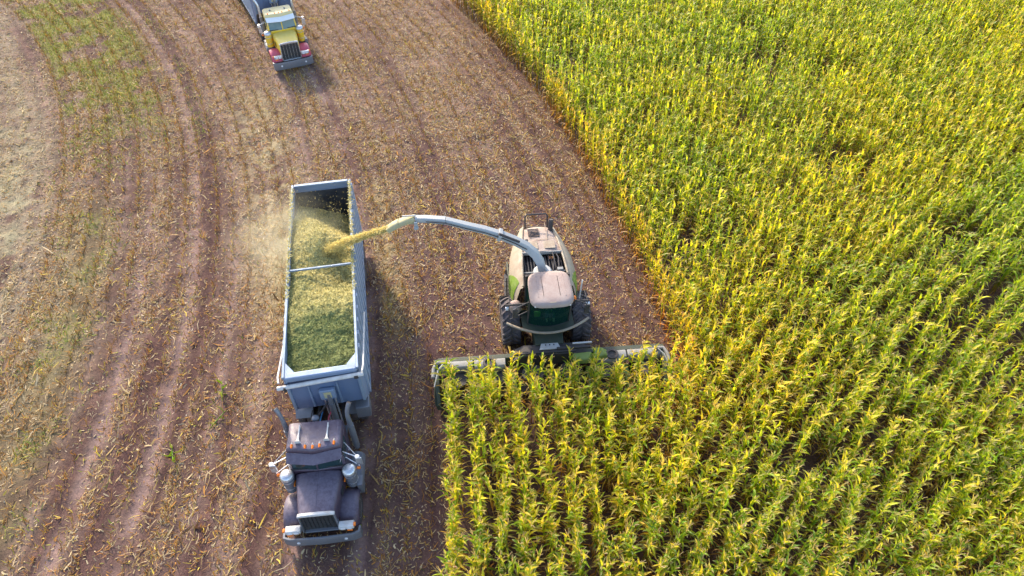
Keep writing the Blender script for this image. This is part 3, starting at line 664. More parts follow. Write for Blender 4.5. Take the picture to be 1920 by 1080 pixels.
tractor((-13.65, 39.55, 0), R(24), 'yellow long nosed truck tractor with red front fenders at the top of the field', dict(body=M['yellow'], fender=M['red'], glass=M['truckglass2'], cleaner=M['yellow'], visor=M['cleanwhite'], roof=M['yellow_pale'], bars=True), False)

# ------------------------------------------------------------------ silage tipping trailer; front at y = 0, extends to +Y
LT, WT, ZT = 10.05, 2.42, 4.0
def trailer(loc, rz, label, wallm):
    t = thing('silage_trailer', label, 'trailer', loc, rz); h = WT/2
    fl = MB().box((0, LT/2+.4, 1.16), (WT-.16, LT-.9, .06)); fl.build('floor', wallm, t)
    for s in (1, -1):                                         # side walls with a sloped front lower corner
        w_ = MB().prism([(0.02, ZT-.06), (0.02, 2.15), (.9, 1.14), (LT, 1.14), (LT, ZT-.06)], s*(h-.05), s*h, 'X'); w_.build('side_wall', wallm, t)
        MB().box((s*(h-.025), LT/2, ZT-.04), (.09, LT+.06, .09)).build('top_rail', M['railsteel'], t, .015)
        MB().box((s*(h+.03), LT/2+.5, 1.16), (.07, LT-1.0, .14)).build('bottom_rail', M['railsteel'], t, .01)
        pm = MB().box((0, 0, 0), (.075, .17, ZT-1.40)).mesh('side_post'); pm.materials.append(M['poststeel'])
        for i in range(16): link('side_post', pm, None, t, (s*(h+.027), 1.0+i*.592, (ZT+1.15)/2))
        # roll tarp arm folded along the wall
        MB().tube([(s*(h+.12), -.16, 3.93), (s*(h+.16), .1, 3.90), (s*(h+.17), 3.3, 2.95), (s*(h+.10), 3.4, 2.75)], .032, 8).build('tarp_arm', M['white'], t)
        for y in (8.0, 9.25):
            wheel(t, s*.78, y, side=s); wheel(t, s*1.09, y, side=s)
        MB().box((s*.95, 9.98, .62), (.60, .02, .60)).build('mud_flap', M['rubber'], t)
        lg = MB().box((s*.62, 2.6, .75), (.13, .13, .75)).box((s*.62, 2.6, .34), (.26, .30, .04)).build('landing_leg', M['dark'], t)
    # front wall: thick top beam, tarp tube, face, undercut nose
    MB().box((0, .05, 3.87), (WT-.1, .26, .22)).build('front_beam', M['steel'], t, .05)
    for s in (1, -1): MB().prism([(s*(h-.06), .02), (s*(h-.06), .62), (s*(h-.36), .20), (s*(h-.36), .02)], 3.80, 3.975).build('corner_gusset', M['steel'], t, .01)
    MB().tube([(-h-.22, -.17, 3.66), (h+.14, -.17, 3.80)], .075, 14).build('tarp_roller', M['white'], t)
    MB().box((h-.1, -.17, 3.74), (.14, .15, .16)).box((-h+.02, -.17, 3.62), (.07, .20, .22)).build('roller_bracket', M['dark'], t, .01)
    fw = MB().box((0, .03, 3.0), (WT-.14, .06, 1.72)).build('front_wall', M['navy'] if wallm is M['navy'] else M['shadedsteel'], t)
    MB().hexa([(-h+.06, .0, 2.16), (h-.06, .0, 2.16), (h-.06, .05, 2.16), (-h+.06, .05, 2.16), (-h+.06, .85, 1.14), (h-.06, .85, 1.14), (h-.06, .90, 1.14), (-h+.06, .90, 1.14)]).build('nose_plate', M['dark'], t)
    for x in (-.52, .40): MB().hexa([(x-.04, -.05, 2.2), (x+.04, -.05, 2.2), (x+.04, .0, 2.2), (x-.04, .0, 2.2), (x-.02, -.05, 3.4), (x+.02, -.05, 3.4), (x+.02, 0, 3.4), (x-.02, 0, 3.4)]).build('wall_brace', wallm, fw, .005)
    for s in (1, -1): MB().box((s*(h-.06), -.01, 2.95), (.10, .10, 1.6)).build('corner_post', M['railsteel'], t, .01)
    MB().box((0, -.005, 3.56), (WT-.2, .04, .10)).build('wall_rib', wallm, fw, .01)
    # hoist in front of the wall
    hs = MB().cyl((0.06, -.26, 1.0), (.06, -.16, 2.45), .11, 16).cyl((0.06, -.16, 2.45), (.06, -.12, 2.95), .085, 16).build('hoist_cylinder', M['dullchrome'], t)
    MB().box((.04, -.10, 2.92), (.52, .16, .50)).build('hoist_housing', M['steel'], hs, .03)
    MB().box((.04, -.185, 2.93), (.24, .012, .30)).build('stained_plate', M['spouttip'], hs)
    for s in (1, -1): MB().cyl((.06+s*.17, -.2, 1.0), (.06+s*.17, -.12, 2.7), .03, 10).build('guide_rod', M['chrome'], hs)
    MB().tube([(-.02, -.12, 2.5), (-.3, -.28, 2.2), (-.62, -.36, 1.85), (-.85, -.30, 1.4), (-.9, -.1, 1.1)], .035, 8).build('hydraulic_hose', M['dark'], t)
    MB().box((.98, .32, 1.28), (.50, .55, .62)).build('tool_box', M['dullchrome'], t, .03)
    # frame, rear gate, cross bar
    fr = MB()
    for s in (1, -1): fr.box((s*.48, LT/2+.5, .98), (.12, LT-1.2, .26))
    for y in (1.2, 3.5, 5.8, 8.0, 9.25, 9.9): fr.box((0, y, .95), (.9, .12, .2))
    fr.box((0, 8.0, .52), (2.0, .14, .14)).box((0, 9.25, .52), (2.0, .14, .14)); fr.build('frame', M['dark'], t, .008)
    MB().box((0, LT-.03, 2.56), (WT-.16, .06, 2.80)).build('rear_gate', wallm, t)
    MB().box((0, LT-.075, 2.4), (WT-.18, .02, 2.5)).box((0, LT/2+.5, 1.2), (WT-.2, LT-1.2, .02)).build('dark_sheet', M['dark_sheet'], t)  # dark sheets added inside to darken the tub walls and floor
    for s in (1, -1): MB().box((s*(h-.065), LT/2+.5, 2.4), (.02, LT-1.1, 2.35)).build('dark_sheet', M['dark_sheet'], t)
    MB().box((0, LT-.02, ZT-.04), (WT-.2, .14, .09)).build('rear_rail', M['railsteel'], t, .015)
    MB().box((0, 4.95, ZT-.06), (WT-.16, .07, .07)).build('cross_bar', M['railsteel'], t, .01)
    return t
TR1, TA1 = (-6.23, 13.2, 0), R(10.7)
trailer(TR1, TA1, 'long grey steel trailer heaped with chopped corn silage behind the maroon truck', M['steel'])
trailer((-15.35, 43.35, 0), R(28), 'blue grey steel trailer behind the yellow truck cut off by the photo edge', M['navy'])

# ------------------------------------------------------------------ silage in the first trailer
def silage_top(x, y):
    n = fbm(x*1.5+3, y*1.5, 4)-.5; n2 = fbm(x*7+3, y*7, 3)-.5
    z = 3.74-.10*smooth(.8, .1, y)+.18*np.exp(-((y-2.9)/1.2)**2)-.42*np.exp(-((y-4.75)/.75)**2)*smooth(-.9, .7, x)
    z = z+.30*np.exp(-((y-6.6)/1.0)**2-((x+.35)/.9)**2)-.25*np.exp(-((y-5.9)/.5)**2-((x-.55)/.6)**2)
    fall = smooth(6.9, 9.7, y+.75*x); z = z*(1-fall)+(2.85-.75*smooth(-1, 1, x))*fall
    return z-.06*(np.abs(x)/1.1)**2+.22*n+.10*n2
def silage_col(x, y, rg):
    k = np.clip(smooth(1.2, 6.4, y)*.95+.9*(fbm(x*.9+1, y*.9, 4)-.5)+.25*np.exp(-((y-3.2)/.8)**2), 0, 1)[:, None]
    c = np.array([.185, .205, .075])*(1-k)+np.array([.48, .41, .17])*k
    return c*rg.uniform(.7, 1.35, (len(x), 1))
def silage():
    rg = np.random.default_rng(77); nx, ny = 70, 290; xs = np.linspace(-1.155, 1.155, nx); ys = np.linspace(.10, LT-.09, ny); X, Y = np.meshgrid(xs, ys)
    x, y = X.ravel(), Y.ravel(); z = silage_top(x, y)+rg.normal(0, .018, len(x)); V = np.stack([x, y, z], 1)
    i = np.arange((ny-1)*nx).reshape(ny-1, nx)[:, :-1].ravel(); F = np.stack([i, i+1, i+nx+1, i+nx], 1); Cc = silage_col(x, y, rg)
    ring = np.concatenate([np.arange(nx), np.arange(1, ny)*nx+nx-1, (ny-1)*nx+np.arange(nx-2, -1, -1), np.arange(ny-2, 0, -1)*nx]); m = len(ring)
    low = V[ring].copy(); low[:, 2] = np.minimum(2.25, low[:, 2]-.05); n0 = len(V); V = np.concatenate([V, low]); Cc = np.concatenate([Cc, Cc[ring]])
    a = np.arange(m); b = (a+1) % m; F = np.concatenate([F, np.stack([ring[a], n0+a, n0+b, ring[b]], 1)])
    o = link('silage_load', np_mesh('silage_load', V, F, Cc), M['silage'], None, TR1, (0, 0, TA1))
    tag(o, 'heap of green and yellow chopped corn silage filling the open trailer', 'silage')
    n = 26000; x = rg.uniform(-1.14, 1.14, n); y = rg.uniform(.12, LT-.12, n); z = silage_top(x, y)
    m = 1600; xr = np.where(rg.random(m) < .5, -1, 1)*(WT/2-.025)+rg.normal(0, .025, m); yr = rg.uniform(3.5, 9.9, m); x = np.concatenate([x, xr]); y = np.concatenate([y, yr]); z = np.concatenate([z, np.full(m, ZT+.012)]); n += m
    s = strips('chopped_pieces', x, y, z-.005, rg.uniform(0, 6.28, n), rg.gamma(3, .022, n).clip(.03, .2), rg.uniform(.012, .04, n), rg.normal(.2, .45, n), rg.normal(0, .6, n),
               silage_col(x, y, rg)*rg.uniform(.8, 1.5, (n, 1)), None, None, None, 1); s.data.materials[0] = M['flake']; s.parent = o
silage()

# ------------------------------------------------------------------ self propelled forage harvester; front -Y, header centre at the origin
def harvester():
    t = thing('forage_harvester', 'dusty cream and green forage harvester with raised spout cutting into the standing corn', 'harvester', (HV[0], HV[1], 0), HVA)
    dk = M['dark']
    # chassis and feed housing
    MB().box((0, 3.6, 1.0), (1.1, 4.6, .7)).box((0, 2.15, .98), (2.3, .5, .45)).box((0, 4.75, .72), (2.0, .3, .3)).build('chassis', dk, t, .03)
    MB().hexa([(-.55, .55, .55), (.55, .55, .55), (.6, 2.0, .8), (-.6, 2.0, .8), (-.55, .55, 1.25), (.55, .55, 1.25), (.6, 2.0, 1.75), (-.6, 2.0, 1.75)]).build('feed_housing', M['darkgreen'], t, .02)
    # body side panels
    ysec = np.array([1.95, 2.5, 3.2, 4.0, 4.7, 5.15, 5.42]); wsec = np.array([1.18, 1.30, 1.34, 1.28, 1.12, .98, .84]); dsec = np.array([.90, .88, .83, .76, .68, .62, .58]); zsec = np.array([3.02, 3.12, 3.20, 3.22, 3.16, 3.08, 2.98])
    def prof(y, off=0.0):
        w_ = np.interp(y, ysec, wsec)+off; d = np.interp(y, ysec, dsec); z = np.interp(y, ysec, zsec)
        return [(d, z+off), (d+.12, z-.05+off), (d+(w_-d)*.62, z-.28), (w_-.03, z-.62), (w_, z-1.0), (w_, 1.5), (w_-.05, 1.15)]
    for s in (1, -1):
        yy = np.linspace(1.95, 5.42, 22)
        MB().loft([[(s*x, y, z) for x, z in prof(y)] for y in yy], closed=False).build('side_panel', M['cream'], t, 0, 50, .02)
        # rounded lime green cover low on the front of each side panel
        rows = []
        for u in np.linspace(0, 1, 13):
            y = 2.25+u*1.25; top = 3.0-.1*u; bot = 1.6; k = math.sqrt(max(0, 1-u**2)); zt = bot+(top-bot)*k; p = prof(y, .014); row = []
            for v_ in np.linspace(0, 1, 7):
                z = zt+(bot-zt)*v_; xz = sorted([(zz, xx) for xx, zz in p]); x = np.interp(z, [a for a, b in xz], [b for a, b in xz]); row.append((s*(x+.012), y, z))
            rows.append(row)
        MB().loft(rows, closed=False).build('green_cover', M['lime'], t, 0, 60, .01)
        MB().tube([(s*np.interp(y, ysec, dsec), y, np.interp(y, ysec, zsec)+.03) for y in np.linspace(2.0, 5.38, 12)], .045, 8).build('deck_rail', M['cream'], t)
        MB().box((s*1.28, 4.4, 1.25), (.06, 1.3, .35)).build('lower_skirt', M['darkgreen'], t, .02)
    # rear panel, engine deck, grating
    rp = [[(x, 5.40+b, z) for x in (-.86*k, -.6*k, 0, .6*k, .86*k)] for z, b, k in ((3.0, 0, .70), (2.7, .10, .95), (2.0, .13, 1.0), (1.2, .05, .98))]
    rp = [[(x, y+.06*(1-(x/.86)**2), z) for x, y, z in r_] for r_ in rp]
    MB().loft(rp, closed=False).build('rear_panel', M['cream'], t, 0, 60, .02)
    dk_rows = []
    for y in np.linspace(3.62, 5.42, 12):
        d = np.interp(y, ysec, dsec)-.04; z = np.interp(y, ysec, zsec); dk_rows.append([(x*d, y, z+.10*(1-x*x)-.10*max(0, (y-5.1)/.32)**2) for x in np.linspace(-1, 1, 9)])
    dko = MB().loft(dk_rows, closed=False).build('engine_deck', M['deck'], t, 0, 60, .02)
    MB().box((0, 4.28, 3.327), (1.36, .02, .012)).box((.30, 4.8, 3.30), (.02, 1.0, .02)).build('deck_seam', M['cream'], dko)
    lv = MB().box((0, 0, 0), (.46, .035, .03), (.5, 0, 0)).mesh('louvre'); lv.materials.append(M['dark'])
    for i in range(6): link('louvre', lv, None, dko, (-.22, 4.5+i*.085, 3.30))
    MB().box((.34, 3.95, 3.335), (.44, .42, .015)).box((-.35, 3.95, 3.335), (.44, .42, .015)).build('hatch', M['cream'], dko, .006)
    MB().tube([(.50, 3.70, 3.24), (.62, 3.3, 3.22), (.60, 2.9, 3.18), (.40, 2.5, 3.05)], .025, 6).tube([(.40, 3.68, 3.26), (.45, 3.2, 3.24), (.35, 2.7, 3.12), (.25, 2.5, 3.05)], .025, 6).build('hydraulic_hose', M['dark'], t)
    MB().lathe([(0, 0), (.07, 0), (.07, .08), (0, .1)], (-.55, 4.25, 3.28), n=12).build('filler_cap', dk, dko)
    MB().box((0, 2.8, 2.80), (1.68, 1.6, .10)).build('engine_bay_floor', dk, t)
    gr = MB()
    for i in range(13): gr.box((-.72+i*.12, 3.06, 3.06), (.03, 1.02, .05))
    gr.build('cooling_grate', dk, t)
    MB().box((0, 3.6, 3.22), (1.60, .06, .14)).box((0, 2.66, 3.08), (1.66, .05, .08)).box((.62, 2.72, 3.12), (.22, .14, .16)).build('bay_frame', M['cover'], t, .01)
    MB().tube([(.52, 5.05, 3.05), (.52, 5.05, 3.45), (.54, 5.12, 3.62)], [.10, .10, .09], 14).build('exhaust_stub', dk, t)
    MB().tube([(-.50, 5.28, 3.05), (-.50, 5.38, 3.62), (-.42, 5.40, 3.70), (.34, 5.40, 3.70), (.42, 5.38, 3.62), (.42, 5.28, 3.05)], .035, 8).build('guard_rail', dk, t)
    # cab
    def outline(z):
        k = (z-2.05)/1.6; hw = .80-.02*k; yf = .92-.36*k; pts = [(-hw, 1.95)]
        for i in range(9): a = -1+i*.25; pts.append((hw*a, yf+.22*abs(a)**2.2))
        return [(x, y, z) for x, y in pts+[(hw, 1.95)]]
    MB().loft([outline(z) for z in (1.84, 2.6, 3.2, 3.66)], closed=False).build('cab_glass', M['cabglass'], t, 0, 60, .006)
    pl = MB()
    for i in (1, 9): pl.tube([Vector(outline(z)[i])*1.0+Vector((0, 0, 0)) for z in (1.82, 2.8, 3.68)], .035, 8)
    for x in (-.80, .80): pl.box((x, 1.95, 2.86), (.09, .09, 1.64))
    pl.build('cab_pillar', dk, t)
    MB().box((0, 1.99, 2.86), (1.56, .06, 1.6)).build('cab_rear_wall', dk, t, .01)
    MB().prism([(x, y) for x, y, z in outline(1.84)], 1.80, 1.835).build('cab_floor', dk, t)
    rr = []
    for z, k in ((3.67, .93), (3.70, 1.0), (3.80, 1.0), (3.87, .95), (3.91, .84), (3.935, .6)):
        pts = []
        for j in range(40):
            a = 2*math.pi*j/40; ca_, sa_ = math.cos(a), math.sin(a); e = .42
            pts.append((.80*k*math.copysign(abs(ca_)**e, ca_)*(1-.04*sa_), 1.13+.83*k*math.copysign(abs(sa_)**e, sa_)-(.06 if sa_ < 0 else 0)*(1-abs(ca_)), z))
        rr.append(pts)
    ro = MB().loft(rr).build('cab_roof', M['roof'], t, 0, 60)
    rb = MB()
    for x in (-.5, -.3, .3, .5): rb.box((x, 1.15, 3.925), (.03, 1.1, .02))
    rb.build('roof_rib', M['roof'], ro, .006)
    MB().prism([(-.13, .32), (.13, .32), (.09, .50), (-.09, .50)], 3.84, 3.90).build('roof_badge', M['cream'], ro, .01)
    for x in (-.55, .55): MB().box((x, .36, 3.70), (.22, .07, .07)).build('work_light', M['lens'], ro, .01)
    # seat, steering column, monitors
    MB().box((.05, 1.45, 2.5), (.5, .5, .12)).box((.05, 1.68, 2.85), (.48, .12, .62)).box((.05, 1.45, 2.25), (.3, .3, .4)).build('driver_seat', M['seat'], t, .03)
    sw = MB().cyl((0.05, .98, 2.1), (.05, 1.12, 2.68), .035, 10); sw.tube([(.05+.19*math.cos(a), 1.12+.14*math.sin(a), 2.68+.10*math.sin(a)) for a in np.linspace(0, 6.283, 21)], .016, 6, False); sw.build('steering_wheel', dk, t)
    MB().box((-.46, 1.0, 2.55), (.24, .06, .28)).build('monitor', M['lime'], t, .015)
    # platform with bowed front edge
    bow = [(x, .70+.62*(abs(x)/1.6)**2.0) for x in np.linspace(-1.6, 1.6, 17)]
    MB().prism([p for p in bow if abs(p[0]) < 1.05]+[(1.0, 1.9), (-1.0, 1.9)], 1.70, 1.79).build('platform', M['darkgreen'], t, .01)
    MB().tube([(x, y-.04, 1.80) for x, y in bow], .05, 8).build('platform_edge', M['cream'], t)
    for s in (1, -1): MB().tube([(s*1.5, 1.35, 1.95), (s*1.5, 1.35, 2.75), (s*1.45, 1.85, 2.78), (s*1.45, 1.9, 1.95)], .02, 6).build('hand_rail', dk, t)
    # ladder on the left, mirrors, beacon, whip
    ld_ = MB()
    for y in (2.95, 3.40): ld_.box((-1.46, y, 1.75), (.05, .05, 1.7))
    lo = ld_.build('ladder', dk, t, .006)
    sm_ = MB().box((0, 0, 0), (.14, .42, .03)).mesh('step'); sm_.materials.append(dk)
    for k in range(6): link('step', sm_, None, lo, (-1.47, 3.175, 1.02+k*.27))
    for s in (1, -1):
        a = MB().tube([(s*.80, .78, 3.5), (s*1.25, .62, 3.42), (s*1.32, .62, 3.3)], .022, 6).tube([(s*.82, 1.2, 2.5), (s*1.5, .95, 2.4)], .022, 6).build('mirror', dk, t)
        MB().box((s*1.33, .64, 3.08), (.20, .07, .46)).build('mirror_head', dk, a, .02)
        MB().box((s*1.33, .682, 3.08), (.17, .006, .42)).build('mirror_glass', M['mirror'], a)
        MB().tube([(s*.86, 1.55, 2.55), (s*1.62, 1.52, 2.55)], .04, 8).build('lamp_bar', dk, t)
        MB().box((s*1.55, 1.46, 2.45), (.16, .10, .14)).build('side_lamp', M['lens'], t, .02)
    bo = MB().lathe([(.07, 0), (.085, .02), (.085, .12), (.06, .17), (0, .19)], (1.02, 1.55, 2.62), n=16).build('beacon', M['amber'], t, 0, 60)
    MB().tube([(1.30, 1.9, 2.3), (1.42, 2.2, 3.0)], .03, 8).build('width_marker', M['white'], t)
    MB().lathe([(0, 2.0), (.20, 2.0), (.24, 2.1), (.22, 2.35), (.1, 2.45), (0, 2.46)], (-1.22, 1.75, 0), n=14).build('air_filter', M['roof'], t)
    # wheels: front with bar lugs, small rear
    def agwheel(r, w_, n, nm):
        h = w_/2
        tm = MB().lathe([(r*.50, -h*.72), (r*.58, -h*.95), (r*.82, -h), (r*.91, -h*.9), (r*.945, -h*.5), (r*.95, 0), (r*.945, h*.5), (r*.91, h*.9), (r*.82, h), (r*.58, h*.95), (r*.50, h*.72)], axis='X', n=36).mesh('wheel', 50); tm.materials.append(M['rubber'])
        gm = MB().lathe([(0, h*.1), (r*.2, h*.1), (r*.24, h*.35), (r*.40, h*.25), (r*.50, h*.74), (r*.53, h*.72), (r*.53, -h*.72), (r*.50, -h*.74), (r*.4, -h*.3), (0, -h*.3)], axis='X', n=28).mesh('rim'); gm.materials.append(M['lime'])
        lug = MB(); secs = []
        for u in np.linspace(0, 1, 5):
            x = .02+u*h*.93; a = -u*.30; rb_ = r*(.93-.04*max(0, u-.8)*5*.6); ro_ = r*(1.0-.05*max(0, u-.75)*4*.5); wd = .055*r
            secs.append([(x, rb_*math.sin(a)-wd, rb_*math.cos(a)), (x, rb_*math.sin(a)+wd, rb_*math.cos(a)), (x, ro_*math.sin(a)+wd*.7, ro_*math.cos(a)), (x, ro_*math.sin(a)-wd*.7, ro_*math.cos(a))])
        lug.loft(secs); lm = lug.mesh('lug'); lm.materials.append(M['rubber'])
        l2 = MB().loft([[(-x, y, z) for x, y, z in q] for q in secs]).mesh('lug'); l2.materials.append(M['rubber'])
        return tm, gm, lm, l2, n
    def place(ms, x, y, r, side):
        o = link('wheel', ms[0], None, t, (x, y, r-.04)); link('rim', ms[1], None, o, None, (0, 0, 0 if side > 0 else math.pi))
        for k in range(ms[4]):
            a = 2*math.pi*k/ms[4]; link('lug', ms[2], None, o, None, (a, 0, 0)); link('lug', ms[3], None, o, None, (a+math.pi/ms[4], 0, 0))
    fw, rw = agwheel(1.0, .74, 20, 'front'), agwheel(.68, .52, 18, 'rear')
    for s in (1, -1): place(fw, s*1.40, 2.15, 1.0, s); place(rw, s*1.05, 4.75, .68, s)
    # spout turret and boom
    MB().lathe([(.42, 2.85), (.42, 3.05), (.36, 3.1), (.36, 3.42), (.30, 3.5), (0, 3.5)], (-.12, 2.38, 0), n=24).build('turret', M['boom'], t, .01)
    path = [(-.08, 2.38, 3.35), (-.20, 2.40, 3.85), (-.42, 2.44, 4.20), (-.72, 2.46, 4.43), (-1.15, 2.48, 4.74), (-1.65, 2.52, 5.02), (-2.25, 2.58, 5.27), (-2.95, 2.65, 5.48), (-3.65, 2.74, 5.70), (-4.35, 2.80, 5.77), (-4.75, 2.83, 5.78)]
    path = [(x, y+.30, z) for x, y, z in path]; path[0] = (-.10, 2.40, 3.35); path[1] = (-.20, 2.50, 3.80); path[2] = (-.42, 2.62, 4.18)
    def rect(pts, ws, hs):
        secs = []; side = Vector((0.06, 1, 0)).normalized()
        for i, p in enumerate(pts):
            tg = (Vector(pts[min(i+1, len(pts)-1)])-Vector(pts[max(i-1, 0)])).normalized(); nrm = side.cross(tg).normalized()
            nrm = nrm if nrm.z > 0 or abs(tg.z) > .9 else -nrm; a, b = ws[i]/2, hs[i]/2; p = Vector(p)
            secs.append([p+side*a-nrm*b, p+side*a+nrm*b*.55, p+side*a*.75+nrm*b, p-side*a*.75+nrm*b, p-side*a+nrm*b*.55, p-side*a-nrm*b])
        return secs
    n = len(path); ws = np.linspace(.38, .25, n); hs = np.linspace(.30, .18, n)
    MB().loft(rect(path[:6], ws[:6], hs[:6])).build('boom_base', M['boom'], t, .012, 50)
    MB().loft(rect(path[5:9], ws[5:9]*.94, hs[5:9]*.94)).build('boom_arm', M['boom'], t, .012, 50)
    MB().loft(rect(path[8:], ws[8:], hs[8:])).build('boom_end', M['boom'], t, .012, 50)
    MB().loft(rect([path[5], (path[5][0]-.12, path[5][1], path[5][2]+.05)], [.42, .42], [.34, .34])).build('boom_collar', M['boom'], t, .01)
    MB().tube([(-1.0, 2.60, 4.82), (-1.75, 2.66, 5.22)], .05, 8).build('boom_cylinder', dk, t)
    MB().tube([(p[0], p[1]-.20, p[2]+.02) for p in path[3:10]], .018, 6).build('hydraulic_line', dk, t)
    tip = [path[-1], (-5.05, path[-1][1]+.02, 5.72), (-5.32, path[-1][1]+.04, 5.60)]; tip2 = [tip[-1], (-5.55, path[-1][1]+.06, 5.46), (-5.78, path[-1][1]+.08, 5.28)]
    for tp, nm in ((tip, 'deflector'), (tip2, 'deflector')):
        secs = rect(tp, [.31]*3, [.21, .19, .17]); MB().loft([s_[0:6] for s_ in secs], closed=False).build(nm, M['spouttip'], t, 0, 50, .012)
    MB().box((-4.72, path[-1][1]-.23, 5.70), (.12, .06, .20)).box((-4.72, path[-1][1]-.26, 5.55), (.16, .1, .1)).box((-4.95, path[-1][1], 5.92), (.5, .05, .05)).build('deflector_hinge', M['boom'], t, .01)
    # header
    hd = MB().box((0, .32, .78), (8.7, .22, .42)).box((0, .45, .45), (8.9, .35, .2)).build('header', M['darkgreen'], t, .03)
    MB().prism([(-1.0, 1.18), (1.1, 1.18), (1.5, .95), (1.35, .55), (-1.3, .55), (-1.5, .9)], .10, .62, 'Y').build('header_tower', dk, hd, .02)
    MB().box((-.2, .20, 1.20), (2.4, .12, .10)).box((.9, .28, 1.28), (1.3, .10, .08)).build('tower_bar', dk, hd, .01)
    MB().prism([(-.42, .30), (.42, .30), (.30, .66), (-.30, .66)], 1.22, 1.26).build('white_plate', M['white'], hd, .008)
    for x in (-.16, 0, .16): MB().cyl((x, .50, 1.255), (x, .50, 1.275), .03, 10).build('bolt', dk, hd)
    MB().box((1.25, .42, 1.36), (.75, .06, .05)).build('white_rod', M['white'], hd, .008)
    MB().hexa([(.8, -.30, .95), (1.5, -.30, .95), (1.7, .12, .95), (.8, .12, .95), (.85, -.22, 1.12), (1.4, -.22, 1.16), (1.55, .10, 1.2), (.85, .10, 1.16)]).build('green_hood', M['lime'], hd, .04)
    MB().hexa([(1.62, -.20, .9), (2.4, -.10, .9), (2.3, .30, .9), (1.68, .30, .9), (1.66, -.15, 1.10), (2.1, -.05, 1.15), (2.0, .26, 1.2), (1.7, .26, 1.22)]).build('green_hood', M['lime'], hd, .04)
    for s in (1, -1):                                          # covers along the top of each wing
        sec = lambda x, k: [(x, y, z) for y, z in ((-.20*k, .70), (-.20*k, .90), (-.10*k, .99), (.12, 1.02), (.27, .97), (.30, .70))]
        MB().loft([sec(s*x, k) for x, k in ((1.75, .7), (2.2, 1.15), (2.75, 1.15), (2.95, .8))]).build('drive_cover', M['cover'], hd, .02)
        MB().lathe([(0, 0), (.24, 0), (.24, .05), (.16, .06), (.13, -.02), (0, -.02)], (s*2.38, .02, 1.02), n=20).build('drive_hub', dk, hd)
        MB().loft([sec(s*x, k) for x, k in ((3.0, .55), (3.5, .6), (4.15, .6), (4.45, .45))]).build('wing_cover', M['cover'], hd, .03)
        MB().loft([[(s*x, y, z) for x, z in ((4.28+a, .18), (4.46+a, .18), (4.52+a, .62), (4.46+a, hh), (4.30+a, hh))] for y, a, hh in ((.35, 0, 1.02), (-.3, 0, 1.08), (-.9, .0, .95), (-1.4, -.03, .45))]).build('end_divider', M['darkgreen'], hd, .02)
        MB().tube([(s*4.05, .15, 1.06), (s*4.40, .10, 1.10), (s*4.50, -.15, 1.08), (s*4.52, -.5, 1.02)], .075, 10).build('divider_rail', M['cover'], hd)
        MB().tube([(s*4.48, -.9, 1.0), (s*4.3, -.35, 1.3), (s*4.1, -.1, 1.35)], .022, 6).build('stalk_guide', M['white'], hd)
    for i in range(6):
        x = -3.65+i*1.46; dm = MB().lathe([(0, .16), (.70, .16), (.70, .20), (.35, .24), (.35, .62), (.42, .64), (.42, .68), (0, .70)], (x, -.35, 0), n=28)
        for j in range(12): a = j*.5236; dm.box((x+.66*math.cos(a), -.35+.66*math.sin(a), .21), (.16, .05, .04), (0, 0, a))
        dm.build('cutting_drum', dk, hd)
        if i: MB().loft([[(x-.73+dx*k, y, z) for dx, z in ((-.14, .1), (.14, .1), (.10, .1+.42*k), (-.10, .1+.42*k))] for y, k in ((-.1, 1), (-.8, .9), (-1.3, .5), (-1.6, .15))]).build('divider', M['lime'], hd, .02)
    return t
harvester()

